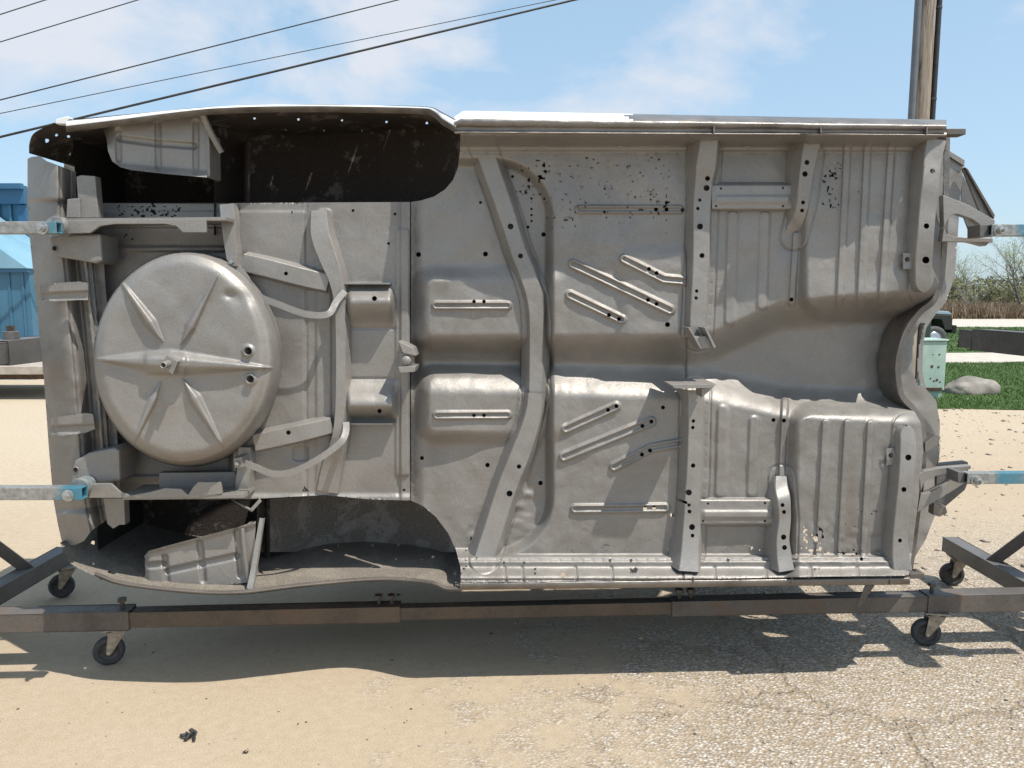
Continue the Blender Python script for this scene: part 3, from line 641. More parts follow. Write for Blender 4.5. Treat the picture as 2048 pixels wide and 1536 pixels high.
for hx, hy in ((497, 702), (501, 758)):
    ctr = P(hx, hy, 0.145); lathe('drain_sleeve', well, ctr, (0, 1, 0), [(-0.004, 0.0165), (-0.008, 0.0155), (-0.006, 0.0138), (0.05, 0.0135), (0.05, 0.0001)], ['metal_d'], 18)

# members, outriggers, torque boxes
channel('cross_member', body, [(961, 276, 18, .045), (980, 332, 17, .04), (1010, 418, 16, .035), (1036, 500, 15, .035), (1054, 546, 16, .035), (1069, 596, 15, .035), (1073, 650, 14, .03), (1072, 720, 13, .02), (1071, 786, 13, .025)], 0.15,
        holes=[(953, 273, 4), (1021, 453, 6), (1041, 512, 5)], seedn=1)
channel('cross_member', body, [(1070, 786, 13, .04), (1068, 820, 15, .04), (1058, 860, 17, .04), (1038, 915, 19, .04), (1014, 975, 19, .04), (990, 1050, 19, .045), (968, 1118, 19, .06), (958, 1152, 18, .10)], 0.16,
        holes=[(1038, 933, 4.5), (1019, 987, 6), (956, 1150, 5)], seedn=2)
channel('cross_member', body, [(1419, 276, 18, .115), (1412, 335, 19, .10), (1408, 362, 17, .085), (1404, 420, 17, .08), (1402, 520, 16, .08), (1398, 600, 16, .08), (1394, 676, 15, .08)], 0.17,
        holes=[(1415, 357, 5), (1413, 376, 6), (1400, 400, 3.5), (1396, 417, 3.5), (1400, 453, 6), (1404, 511, 5), (1393, 582, 3.5), (1392, 596, 3.5)], seedn=3)
channel('cross_member', body, [(1391, 780, 14, .08), (1391, 860, 14, .08), (1388, 950, 15, .08), (1384, 1020, 15, .085), (1383, 1060, 17, .09), (1380, 1108, 18, .11), (1378, 1143, 20, .135)], 0.17,
        holes=[(1387, 842, 3.5), (1386, 855, 3.5), (1386, 931, 4.5), (1378, 985, 6), (1372, 1005, 3), (1378, 1010, 3.5), (1379, 1023, 4), (1384, 1054, 6), (1385, 1071, 4)], seedn=4)
channel('outrigger', body, [(1627, 278, 16, .125), (1617, 325, 15, .115), (1610, 372, 13, .105), (1605, 412, 12, .095), (1598, 436, 12, .075), (1589, 456, 14, .045), (1586, 474, 17, .03)], 0.14,
        holes=[(1614, 325, 5), (1610, 348, 5.5), (1606, 405, 4), (1604, 421, 4), (1590, 469, 3)], seedn=5)
channel('outrigger', body, [(1563, 952, 11, .05), (1563, 975, 13, .07), (1568, 1000, 13, .10), (1570, 1040, 12, .10), (1566, 1080, 13, .105), (1568, 1110, 14, .115), (1573, 1142, 16, .135)], 0.15,
        holes=[(1565, 1010, 4), (1568, 1024, 4), (1567, 1074, 5.5), (1569, 1095, 5)], seedn=6)
channel('torque_member', body, [(1874, 278, 20, .12), (1866, 318, 18, .125), (1862, 362, 17, .135), (1857, 410, 17, .13), (1852, 468, 17, .13), (1848, 530, 17, .115), (1848, 584, 17, .10)], 0.16, holes=[(1865, 342, 5), (1853, 452, 5.5), (1852, 520, 7)], round_end=(1,), seedn=7)
channel('torque_member', body, [(1814, 852, 15, .11), (1817, 900, 16, .125), (1813, 955, 15, .135), (1806, 1020, 15, .135), (1801, 1070, 15, .135), (1802, 1106, 17, .14), (1806, 1142, 19, .15)], 0.17, holes=[(1817, 915, 6), (1808, 979, 5), (1800, 1081, 4)], round_end=(0,), seedn=8)
for (x0, x1, y0, y1, hx, hy) in ((1806, 1826, 506, 538, 1815, 519), (1773, 1796, 896, 930, 1782, 911)):
    hf('mounting_tab', body, x0, x1, y0, y1, 2, lambda x, y: 0.066 + 0.002*vnoise(x, y, 10, 9), 'metal2', holes=[(hx, hy, 5)])
channel('trunk_cross_member', body, [(637, 420, 16, -.03), (640, 470, 19, -.015), (655, 515, 18, -.012), (671, 560, 14, -.012), (679, 610, 11, -.012), (681, 680, 10, -.012), (681, 760, 10, -.012), (681, 830, 12, -.012), (676, 880, 14, -.015), (664, 930, 20, -.04), (654, 984, 22, -.052)], 0.08, seedn=9)
for pts in ([(484, 524, 17, -.02), (530, 535, 18, -.018), (600, 553, 18, -.018), (656, 566, 17, -.025)], [(508, 886, 17, -.02), (560, 875, 17, -.018), (620, 862, 16, -.018), (664, 851, 15, -.025)]):
    channel('diagonal_brace', body, pts, 0.07, holes=[(572, 547, 4)] if pts[0][1] < 600 else [(577, 865, 4.5)], seedn=10)
channel('trunk_cross_member', body, [(452, 408, 14, -.03), (455, 440, 14, -.02), (458, 480, 12, -.02), (464, 520, 11, -.02)], 0.10, seedn=11)
channel('trunk_cross_member', body, [(488, 895, 12, -.02), (487, 930, 13, -.02), (484, 965, 14, -.02), (482, 996, 15, -.03)], 0.10, seedn=12)

# stiffener plates between the members
def stiff(name, x0, x1, y0, y1, w0):
    hgt = y1-y0
    def f(x, y):
        t = (y-y0)/hgt
        return w0 + 0.012*S(0.0, 0.12, t)*S(1.0, 0.88, t) + 0.007*S(.40, .52, t)*S(.78, .64, t)*S(x0+2, x0+14, x)*S(x1-2, x1-14, x) - 0.02*S(.12, 0, t) - 0.02*S(.88, 1, t) + 0.001*vnoise(x, y, 20, 12)
    poly = [(x0, y0+4), (x0+12, y0+4), (x0+20, y0), (x1-22, y0), (x1-12, y0+4), (x1, y0+4), (x1, y1-4), (x1-12, y1-4), (x1-24, y1), (x0+22, y1), (x0+12, y1-4), (x0, y1-4)]
    hf(name, body, x0, x1, y0, y1, 2, f, 'metal2', edge_poly=poly, holes=[(x0+18, y0+hgt*.22, 2.4), (x1-22, y0+hgt*.2, 2.4), (x0+8, y1-hgt*.2, 2.4), (x1-22, y1-hgt*.2, 2.4)])
stiff('stiffener_plate', 1424, 1588, 364, 424, 0.022); stiff('stiffener_plate', 1398, 1552, 994, 1054, 0.022)

# brackets on the tunnel crossmember ends
plate('shelf_bracket', body, [(1341, 769), (1433, 768), (1424, 776), (1350, 777)], 0.02, 0.20, 'metal2', 0.001)
plate('gusset', body, [(1403, 777), (1428, 774), (1404, 795)], 0.07, 0.16, 'metal2', 0.001)
plate('shelf_bracket', body, [(1388, 674), (1412, 672), (1430, 694), (1405, 697)], 0.06, 0.13, 'metal2', 0.001)
plate('bracket_flange', body, [(1409, 655), (1413, 655), (1432, 694), (1428, 697)], 0.05, 0.15, 'metal2', 0.001)
plate('bracket_flange', body, [(1376, 655), (1380, 655), (1404, 697), (1401, 698)], 0.05, 0.15, 'metal2', 0.001)

# tank straps: thin bent bands standing off the trunk floor
def strap(name, pts, wd=13, th=0.0025):
    R = resample(pts, 4); px, py, w = R[:, 0], R[:, 1], R[:, 2]
    tx, ty = np.gradient(px), np.gradient(py); l = np.hypot(tx, ty)+1e-9; nx_, ny_ = -ty/l*wd/2, tx/l*wd/2
    a = P(px+nx_, py+ny_, w); b = P(px-nx_, py-ny_, w); back = np.array([0, th, 0])
    n = len(R); V = np.vstack([a, b, b+back, a+back]); Fc = []
    for i in range(n-1):
        for q in range(4): Fc.append([q*n+i, q*n+i+1, ((q+1) % 4)*n+i+1, ((q+1) % 4)*n+i])
    return mesh_obj(name, V, Fc, 'metal2', body, False)
strap('tank_strap', [(466, 522, .03), (492, 556, .04), (514, 590, .035), (560, 610, .035), (612, 628, .04), (656, 628, .03), (672, 604, .01), (690, 582, -.01)])
strap('tank_strap', [(484, 924, .03), (510, 934, .04), (548, 948, .04), (590, 942, .04), (640, 916, .04), (682, 884, .03), (692, 862, .01), (692, 844, -.01)])
for bx, by in ((464, 524), (476, 926)):
    plate('strap_bracket', body, [(bx-9, by-9), (bx+8, by-12), (bx+10, by+8), (bx-7, by+10)], -.03, .045, 'metal_d', 0.001)
    p = P(bx, by, 0.045); cyl('strap_bolt', body, p, p+np.array([0, -0.014, 0]), 0.0075, 'bolt', n=6)
# bump stop between trunk and floor
plate('bump_stop_bracket', body, [(796, 682), (826, 696), (832, 712), (806, 706)], -.06, .05, 'metal2', 0.002)
plate('bump_stop_bracket', body, [(796, 734), (832, 732), (829, 744), (800, 746)], -.06, .05, 'metal2', 0.002)
bsp = plate('bump_stop', body, [(800, 706), (826, 706), (826, 734), (800, 734)], -.02, .035, 'metal_d', 0.002)
p = P(813, 720, .035); lathe('rubber_pad', bsp, p, (0, -1, 0), [(0, .018), (.008, .0185), (.012, .015), (.014, .0001)], 'metal_d', 20)
for (x0, x1, y) in ((682, 780, 567), (700, 786, 848)):
    plate('edge_flange', body, [(x0, y-1.5), (x1, y-1.5), (x1, y+1.5), (x0, y+1.5)], -.07, -.02, 'metal2', 0)
# ---- sills: pinch weld face and the rolled outer rocker
def strip_rows(name, parent, xs, rows, mat, mat_fn=None, smooth=True, dents=0.0012, seed=30):
    """rows: list of (y(x), w(x)) callables from one edge to the other"""
    X = np.broadcast_to(xs, (len(rows), len(xs))).copy(); Y = np.array([np.broadcast_to(r[0](xs), xs.shape) for r in rows]); W = np.array([np.broadcast_to(r[1](xs), xs.shape) for r in rows])
    W = W + dents*vnoise(X, Y*2, 24, seed)
    ny, nx = X.shape; idx = np.arange(ny*nx).reshape(ny, nx)
    q = np.stack([idx[:-1, :-1], idx[1:, :-1], idx[1:, 1:], idx[:-1, 1:]], -1).reshape(-1, 4)
    mi = None
    if mat_fn is not None:
        cx = (X[:-1, :-1]+X[1:, 1:])/2; r = np.broadcast_to(np.arange(ny-1)[:, None], cx.shape); mi = mat_fn(cx, r).reshape(-1)
    return mesh_obj(name, P(X, Y, W).reshape(-1, 3), q, mat, parent, smooth, None, 0, mi)
K = lambda v: (lambda x: np.full(np.shape(x), float(v)))
xs = np.arange(909, 1894, 3.0)
yt = lambda x: 223 + (x-1000)*0.0185 + 12*S(930, 905, x); yf = lambda x: 238 + (x-1000)*0.0140 + 6*S(925, 909, x); yb = lambda x: 265.5 + (x-1000)*0.005
mixy = lambda a, b, t: (lambda x: a(x)*(1-t)+b(x)*t)
ridge = lambda x: 0.006*(vnoise(x, 0*x, 60, 31))
rows = [(yt, K(-0.20)), (yt, K(-0.02)), (mixy(yt, yf, .12), K(.05)), (mixy(yt, yf, .4), K(.11)), (mixy(yt, yf, .75), K(.142)), (yf, K(.153)), (mixy(yf, yb, .1), K(.157)), (mixy(yf, yb, .45), lambda x: .151+ridge(x)),
        (mixy(yf, yb, .55), lambda x: .140+ridge(x)), (mixy(yf, yb, .9), K(.141)), (mixy(yf, yb, .95), K(.155)), (yb, K(.157)), (lambda x: yb(x)+3, K(.142))]
strip_rows('upper_rocker_panel', body, xs, rows, ['rocker', 'white'], lambda x, r: ((r < 5) & (x < 1256 + 10*np.sin(r*2.1))).astype(int), dents=.003)
for sx in (1427, 1641, 1853): plate('rocker_seam', body, [(sx, 252), (sx+2.5, 252), (sx+2.5, 266), (sx, 266)], .12, .159, 'rocker', 0)
plate('rocker_end_tube', body, [(1893, 257), (1932, 257), (1932, 269), (1893, 269)], .03, .085, 'frame', .002)
xs = np.arange(920, 1822, 3.0); yb2 = lambda x: 1166 - (x-920)*0.012; yb3 = lambda x: 1180 - (x-920)*0.012
rows = [(lambda x: yb2(x)-4, K(.085)), (yb2, K(.108)), (mixy(yb2, yb3, .15), K(.112)), (mixy(yb2, yb3, .6), K(.108)), (mixy(yb2, yb3, .95), K(.105)), (yb3, K(.07)), (yb3, K(-0.2))]
strip_rows('lower_rocker_panel', body, xs, rows, ['rocker'], dents=.002, seed=33)
for sx in (1386, 1583, 1780): plate('rocker_seam', body, [(sx, 1156), (sx+2.5, 1156), (sx+2.5, 1170), (sx, 1170)], .09, .114, 'rocker', 0)
plate('rocker_end_tube', body, [(1820, 1148), (1849, 1147), (1849, 1157), (1820, 1158)], .03, .085, 'frame', .002)
plate('hanging_tab', body, [(1732, 1168), (1752, 1167), (1722, 1214), (1713, 1212)], .085, .089, 'frame', .0005)

# ---- quarter panels: skins that run back from the wheel-arch lip
def px_of(p):
    x, y, z = p[..., 0], p[..., 1], p[..., 2]-CAM_H
    dep = y*CP - z*SP; up = y*SP + z*CP
    return 1024 + F_PX*x/dep, 768 - F_PX*up/dep
def curtain(name, edge, w_end, mat, spots=(), rows_n=190, rag=None):
    R = resample(edge, 2.0); e = P(R[:, 0], R[:, 1], R[:, 2]); t = np.linspace(0, 1, rows_n)[:, None]
    Wt = R[:, 2][None]*(1-t) + w_end*t
    pos = plane(np.broadcast_to(e[:, 0], Wt.shape), np.broadcast_to(e[:, 2], Wt.shape) , Wt)
    pos[..., 2] += 0.002*vnoise(pos[..., 0]*100, pos[..., 1]*100, 14, 35)
    c = (pos[:-1, :-1]+pos[1:, 1:]+pos[1:, :-1]+pos[:-1, 1:])/4; cx, cy = px_of(c); keep = np.ones(cx.shape, bool)
    for (sx, sy, r) in spots: keep &= np.hypot(cx-sx, (cy-sy)) > r*0.62
    return sheet(name, Wt, Wt, Wt, keep, mat, body, None, True, pos)
UP_EDGE = [(58, 306, -.06), (59, 285, -.02), (68, 266, .0), (95, 252, .02), (132, 240, .05), (250, 229, .07), (330, 221, .085), (420, 214, .085), (520, 210, .05), (640, 209, 0.0), (760, 211, -.03), (835, 213, .02), (866, 216, .07), (884, 225, .12), (912, 240, .145)]
LO_EDGE = [(120, 1085, -.06), (128, 1106, -.02), (142, 1127, .0), (190, 1152, .03), (250, 1172, .06), (380, 1187, .085), (480, 1189, .085), (600, 1175, .05), (740, 1163, 0.0), (810, 1164, .02), (866, 1171, .07), (892, 1181, .09), (920, 1182, .10)]
curtain('upper_quarter_panel', UP_EDGE, -.85, 'undercoat', [(509, 237, 3.5), (597, 239, 3.5), (684, 241, 3), (773, 244, 3.5), (854, 246, 4), (572, 260, 2.5), (648, 261, 3), (724, 261, 3), (780, 261, 3), (94, 281, 6), (113, 270, 4), (137, 273, 4), (140, 308, 4), (190, 308, 3.5)])
curtain('lower_quarter_panel', LO_EDGE, -.85, 'under_grit', [(607, 1093, 3.5), (677, 1092, 3.5), (745, 1091, 3.5), (797, 1090, 3.5), (866, 1114, 4), (792, 1118, 3), (205, 1080, 5), (268, 1090, 3), (218, 1144, 4), (375, 1035, 3), (315, 1037, 3), (186, 1085, 6), (187, 1128, 4)])
def lip(name, edge, inward, mat, whites, k=1.0):
    R = resample(edge, 3.0); x, y, w = R[:, 0], R[:, 1], R[:, 2]; wd = np.interp(x, *whites)
    s = inward
    rows = [(y, w-.004), (y+s*wd*0.5, w+.006), (y+s*wd, w+.008), (y+s*(wd+5*k), w+.006), (y+s*(wd+12*k), w-.004), (y+s*(wd+18*k), w-.03*k)]
    X = np.array([x]*len(rows)); Y = np.array([r[0] for r in rows]); W = np.array([r[1] for r in rows])
    ny, nx = X.shape; idx = np.arange(ny*nx).reshape(ny, nx); q = np.stack([idx[:-1, :-1], idx[1:, :-1], idx[1:, 1:], idx[:-1, 1:]], -1).reshape(-1, 4)
    mi = np.repeat(np.array([1, 1, 0, 0, 0]), nx-1)
    return mesh_obj(name, P(X, Y, W).reshape(-1, 3), q, mat, body, True, None, 0, mi)
lip('wheel_arch_lip', [e for e in UP_EDGE if e[0] > 125], 1, ['lip', 'white'], ([130, 240, 420, 860, 884, 912], [12, 9, 3, 3, 12, 14]), .7)
lip('wheel_arch_lip', [e for e in LO_EDGE if e[0] > 185], -1, ['frame', 'frame'], ([130, 900], [3, 3]), .35)
plate('lamp_bracket', body, [(112, 238), (134, 232), (140, 236), (133, 248), (110, 247)], .02, .05, 'white', .002)

# ---- wheel houses and trunk drops: dark cavities behind the openings
def house(name, x0, x1, y0, y1, xl, depth, mat, seed):
    def f(x, y):
        t = np.clip((x-xl)/(930-xl), 0, 1)
        return -0.09 - depth*np.sin(math.pi*t)**0.55 + 0.006*vnoise(x, y, 40, seed)
    return hf(name, body, x0, x1, y0, y1, 5, f, mat)
house('wheel_house', 428, 990, 256, 470, 425, .40, 'undercoat', 36)
house('wheel_house', 514, 990, 940, 1104, 512, .40, 'under_mid', 37)
def drop_w(x, y): return -0.55 + 0.004*vnoise(x, y, 40, 38) + 0.45*S(470, 500, x)
hf('trunk_drop', body, 128, 500, 284, 440, 6, drop_w, 'undercoat')
hf('trunk_drop', body, 240, 540, 960, 1112, 6, lambda x, y: -0.55 + 0.004*vnoise(x, y, 40, 39) + .45*S(510, 540, x), 'undercoat')
UPATCH = [(203, 253), (226, 247), (300, 240), (398, 226), (413, 242), (414, 355), (332, 348), (262, 340), (240, 334), (224, 322), (216, 302), (213, 276)]
def patchU(x, y):
    w = -0.005 - 0.10*S(236, 208, x)*S(300, 230, y) + 0.03*S(330, 352, y + (x-320)*-0.08)
    for p in ([(236, 262), (238, 318)], [(316, 246), (317, 336)], [(392, 246), (392, 344)], [(240, 277), (316, 287), (388, 292)]): w -= bead(x, y, p, 8, 0.011)
    return w + 0.0012*vnoise(x, y, 30, 40)
hf('trunk_drop_panel', body, 202, 416, 224, 358, 2.2, patchU, 'metal2', edge_poly=UPATCH)
LPATCH = [(289, 1112), (297, 1102), (332, 1092), (400, 1074), (476, 1054), (512, 1042), (504, 1164), (470, 1168), (402, 1172), (340, 1174), (300, 1172), (284, 1167), (291, 1148)]
def patchL(x, y):
    w = -0.01 - 0.02*S(300, 288, x) + .012*S(1066, 1056, y + (x-470)*.26)
    for p in ([(330, 1114), (334, 1166)], [(400, 1086), (407, 1160)], [(474, 1062), (480, 1150)], [(300, 1131), (328, 1128)], [(336, 1142), (400, 1128), (474, 1112)]): w -= bead(x, y, p, 8, 0.012)
    return w + 0.0012*vnoise(x, y, 30, 46)
hf('trunk_drop_panel', body, 282, 516, 1038, 1178, 2.2, patchL, 'metal2', edge_poly=LPATCH)
def rod(name, pts, r, mat): return tube_path(name, body, [P(x, y, w) for x, y, w in pts], r, mat, 8)
channel('arch_brace', body, [(402, 224, 4.5, .06), (418, 262, 4.5, .03), (442, 306, 4, -.02)], 0.012, 'metal_d', seedn=13)
channel('arch_brace', body, [(523, 1036, 4, .0), (514, 1090, 4.5, .02), (506, 1140, 5, .04), (499, 1178, 6, .065)], 0.012, 'metal2', seedn=14)
plate('drop_flange', body, [(412, 262), (418, 266), (420, 352), (414, 355)], -.1, .005, 'metal', .001)
plate('drop_flange', body, [(482, 1058), (487, 1058), (499, 1164), (493, 1166)], -.1, .01, 'metal', .001)
plate('bent_tab', body, [(462, 1000), (500, 1018), (518, 998), (522, 1004), (504, 1024), (500, 1022)], -.03, -.02, 'metal2', .001)

# ---- rear valance and crossmember
VL = ([318, 400, 480, 620, 760, 900, 1000, 1050, 1095], [55, 55, 60, 74, 88, 98, 107, 116, 126])
VAL_POLY = [(55, 318), (62, 314), (80, 312), (93, 322), (152, 344), (152, 400), (200, 404), (210, 560), (230, 800), (242, 1000), (214, 1040), (182, 1062), (168, 1082), (150, 1090), (126, 1093), (116, 1050), (107, 1000), (98, 900), (88, 760), (74, 620), (60, 480), (55, 400)]
def valW(x, y):
    u = x - np.interp(y, *VL)
    w = -0.16 + 0.15*np.sqrt(S(-6, 62, u)) - 0.075*S(66, 96, u) + 0.03*S(92, 96, u)*S(122, 119, u) + .0*u
    w -= 0.015*S(60, 66, u)*S(92, 88, u) - 0.02*S(100, 103, u)*S(112, 109, u)
    w -= 0.008*np.exp(-((y-402-(x-60)*.06)/1.8)**2) + 0.008*np.exp(-((y-1022+(x-110)*.1)/1.8)**2)
    w += 0.018*S(408, 396, y)*S(100, 60, u) + 0.018*S(1018, 1030, y)*S(100, 60, u)
    return w + 0.004*vnoise(x, y, 46, 47) + 0.002*vnoise(x, y, 16, 48)
hf('rear_valance', body, 50, 246, 308, 1096, 2.5, valW, 'metal', edge_poly=VAL_POLY, stain_shade=lambda x, y: .3*S(0, .9, vnoise(x, y, 50, 63)))
for poly, yc in ([(80, 570), (92, 567), (160, 563), (176, 566), (176, 600), (160, 600), (96, 603), (84, 606)], 585), ([(102, 838), (112, 834), (172, 826), (186, 828), (190, 858), (170, 866), (120, 872), (104, 870)], 852):
    def bw(x, y, yc=yc): return 0.018 + 0.014*S(86, 100, x-.07*(yc-585)) - 0.01*S(yc-3, yc+3, y + .05*(x-130)) + .006*S(yc+12, yc+16, y)
    hf('bumper_bracket', body, poly[0][0]-2, 192, yc-28, yc+26, 2, bw, 'metal', edge_poly=poly)

# ---- rear frame rails
RW0, RW1 = .052, .066
plate('rear_rail_flange', body, [(126, 441), (412, 437), (412, 465), (366, 465), (352, 452), (330, 448), (230, 448), (200, 452), (180, 466), (128, 467)], RW0, RW1, 'metal', .002)
plate('rear_rail_web', body, [(126, 437), (452, 434), (452, 441), (126, 444)], -.1, RW1-.003, 'metal', .001)
plate('rail_bracket', body, [(95, 470), (128, 468), (200, 467), (204, 522), (190, 527), (150, 520), (108, 513)], -.10, .03, 'metal', .008)
plate('rail_end_plate', body, [(152, 353), (162, 350), (190, 352), (197, 436), (158, 437)], -.05, -.01, 'metal', .003)
plate('rail_end_plate', body, [(134, 398), (158, 396), (160, 436), (132, 436)], -.06, .0, 'metal_d', .003)
plate('rear_rail_flange', body, [(178, 968), (222, 967), (240, 983), (262, 991), (300, 984), (330, 976), (362, 978), (376, 990), (386, 974), (396, 964), (441, 964), (444, 988), (380, 996), (178, 996)], RW0, RW1, 'metal', .002)
plate('rear_rail_web', body, [(246, 990), (486, 989), (488, 996), (246, 1000)], -.1, RW1-.003, 'metal', .001)
plate('rear_rail_inner_flange', body, [(318, 946), (470, 944), (484, 988), (318, 976)], -.09, -.05, 'metal', .002)
plate('rail_bracket', body, [(148, 922), (176, 906), (226, 896), (238, 900), (240, 962), (196, 968), (176, 972), (140, 964)], -.10, .03, 'metal', .008)
plate('rail_end_plate', body, [(206, 996), (248, 996), (250, 1050), (238, 1050), (226, 1058), (214, 1048)], -.05, -.01, 'metal', .003)
for hx, hy, w in ((110, 497, .031), (152, 939, .031)):
    p = P(hx, hy, w); lathe('rail_hole_collar', body, p, (0, 1, 0), [(-.001, .011), (-.003, .010), (-.003, .0085)], 'metal_d', 16); cyl('rail_hole_shade_plug', body, p+np.array([0, -.0025, 0]), p+np.array([0, .02, 0]), .0086, 'black', n=16)  # black plug paints the dark inside of each hole

# ---- front end: toe-board flange, cowl sides, fender brackets
FW = [(1795, 300), (1893, 303), (1927, 326), (1922, 370), (1915, 480), (1909, 555), (1892, 604), (1870, 630), (1853, 655), (1846, 690), (1845, 745), (1852, 778), (1872, 800), (1880, 846), (1877, 930), (1870, 1030), (1852, 1078), (1824, 1124), (1795, 1124)]
SLOT = [(1840, 646), (1850, 645), (1838, 690), (1835, 735), (1840, 766), (1848, 772), (1836, 772), (1826, 745), (1825, 700), (1829, 670)]
def fwW(x, y):
    return -0.14 - 0.10*S(1830, 1925, x)**1.5 + 0.02*S(330, 320, y) + .006*vnoise(x, y, 26, 54)
hf('firewall', body, 1795, 1930, 298, 1126, 2.5, fwW, 'metal2', edge_poly=FW, mask=lambda x, y: ~in_poly(x, y, SLOT), stain_shade=lambda x, y: .3*S(0, .9, vnoise(x, y, 30, 64)))
FE = [(1893, 275), (1890, 420), (1883, 545), (1868, 598), (1838, 626), (1812, 664), (1797, 710), (1795, 750), (1803, 792), (1826, 818), (1842, 846), (1847, 900), (1838, 990), (1818, 1146)]
channel('toe_board_flange', body, [(x+2, y, 6, -.03) for x, y in FE], 0.10, 'rocker', seedn=15)  # dark steel colour stands in for shade on the flange
def bracket(name, polys, w0, w1, mat='metal2'):
    V, Fc = [], []
    for poly in polys:
        xz = P(np.array([p[0] for p in poly]), np.array([p[1] for p in poly]), w1); n = len(poly); o = len(V)
        V += [tuple(v) for v in plane(xz[:, 0], xz[:, 2], w1)] + [tuple(v) for v in plane(xz[:, 0], xz[:, 2], w0)]
        Fc += [list(range(o, o+n)), list(range(o+2*n-1, o+n-1, -1))] + [[o+i, o+n+i, o+n+(i+1) % n, o+(i+1) % n] for i in range(n)]
    return mesh_obj(name, V, Fc, mat, body, False, None, .002)
bracket('fender_bracket', [[(1886, 390), (1898, 394), (1938, 410), (1962, 424), (1990, 440), (1990, 452), (1964, 452), (1944, 438), (1916, 428), (1904, 430), (1894, 442), (1888, 455)],
                           [(1888, 455.5), (1894, 468), (1906, 473), (1934, 475), (1986, 476), (1986, 485), (1884, 483)]], .0, .03)
plate('cowl_brace', body, [(1926, 336), (1932, 338), (1974, 410), (1990, 436), (1980, 440), (1962, 428)], -.115, -.10, 'metal2', .002)
plate('cowl_brace', body, [(1930, 334), (1936, 338), (1990, 430), (1988, 438)], -.10, -.085, 'frame', .001)
plate('cowl_side', body, [(1893, 300), (1929, 322), (1928, 332), (1920, 408), (1906, 402), (1890, 392)], -.16, -.13, 'metal2', .004)
plate('cowl_cap', body, [(1894, 298), (1930, 320), (1929, 333), (1894, 310)], -.128, -.12, 'metal', .002)
plate('apron_plate', body, [(1924, 345), (1956, 412), (1985, 452), (1985, 475), (1940, 470), (1921, 420)], -.275, -.27, 'dark', .002)
plate('bracket_foot', body, [(1924, 480), (1986, 479), (1972, 492), (1950, 486)], -.02, .02, 'metal_d', .002)
bracket('fender_bracket', [[(1838, 948), (1850, 942), (1880, 936), (1942, 931), (1942, 938), (1916, 944), (1880, 950), (1856, 958), (1846, 970), (1842, 984)],
                           [(1842, 984.5), (1848, 988), (1862, 984), (1898, 964), (1914, 944.5), (1934, 939), (1934, 962), (1912, 978), (1862, 1008), (1834, 1026)]], .0, .03)
plate('apron_plate', body, [(1874, 930), (1936, 924), (1938, 960), (1930, 980), (1890, 1014), (1872, 1004)], -.20, -.16, 'dark', .002)
plate('apron_plate', body, [(1868, 1006), (1892, 1012), (1896, 1026), (1880, 1034), (1866, 1030)], -.08, -.04, 'rocker', .004)
plate('cowl_foot', body, [(1850, 886), (1872, 868), (1882, 874), (1876, 890), (1856, 904), (1850, 904)], -.10, -.02, 'rocker', .002)
tube_path('loose_wire', body, [P(1872, 876, -.05), P(1880, 892, -.03), P(1878, 910, -.04), P(1874, 930, -.06)], .0012, 'dark', 5)
tube_path('loose_wire', body, [P(1888, 1010, -.05), P(1893, 1022, -.03), P(1888, 1032, -.04)], .0015, 'dark', 5)

# ---- the rest of the shell behind the floor: sides with openings, roof, deck, bulkheads
def rect_panel(name, zfun, rects, mat):
    V, Fc = [], []
    for xa, xb, wa, wb in rects:
        X0, X1 = float(P(xa, 700, 0)[0]), float(P(xb, 700, 0)[0]); n = len(V)
        for X, w in ((X0, wa), (X1, wa), (X1, wb), (X0, wb)): V.append((X, D0+KY*X-w, zfun))
        Fc.append([n, n+1, n+2, n+3])
    return mesh_obj(name, V, Fc, mat, body)
ZU = float(P(1200, 226, 0)[2]); ZL = float(P(1200, 1178, 0)[2])
rect_panel('upper_side_shell', ZU, [(480, 921, -.851, -1.3), (921, 1880, -.62, -1.3), (921, 1380, -.205, -.62), (1560, 1597, -.205, -.62), (1800, 1880, -.205, -.62)], 'interior')  # unseen side; openings shaped to drop sun patches on the ground
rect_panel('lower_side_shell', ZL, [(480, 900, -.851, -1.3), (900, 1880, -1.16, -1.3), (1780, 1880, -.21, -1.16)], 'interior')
def wallY(name, xa, xb, w, mat, za=ZU, zb=ZL):
    X0, X1 = float(P(xa, 700, 0)[0]), float(P(xb, 700, 0)[0])
    return mesh_obj(name, [(X0, D0+KY*X0-w, za), (X1, D0+KY*X1-w, za), (X1, D0+KY*X1-w, zb), (X0, D0+KY*X0-w, zb)], [[0, 1, 2, 3]], mat, body)
def wallX(name, x, wa, wb, mat, za=ZU, zb=ZL):
    X = float(P(x, 700, 0)[0]); return mesh_obj(name, [(X, D0+KY*X-wa, za), (X, D0+KY*X-wb, za), (X, D0+KY*X-wb, zb), (X, D0+KY*X-wa, zb)], [[0, 1, 2, 3]], mat, body)
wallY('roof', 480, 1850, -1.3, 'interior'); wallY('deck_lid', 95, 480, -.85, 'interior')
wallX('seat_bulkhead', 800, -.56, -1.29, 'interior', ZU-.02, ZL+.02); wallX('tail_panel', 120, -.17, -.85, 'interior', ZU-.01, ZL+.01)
wallX('dash_panel', 1850, -.26, -1.295, 'interior', ZU-.02, ZL+.02)  # unseen; carried up to the roof to shut light out of floor holes

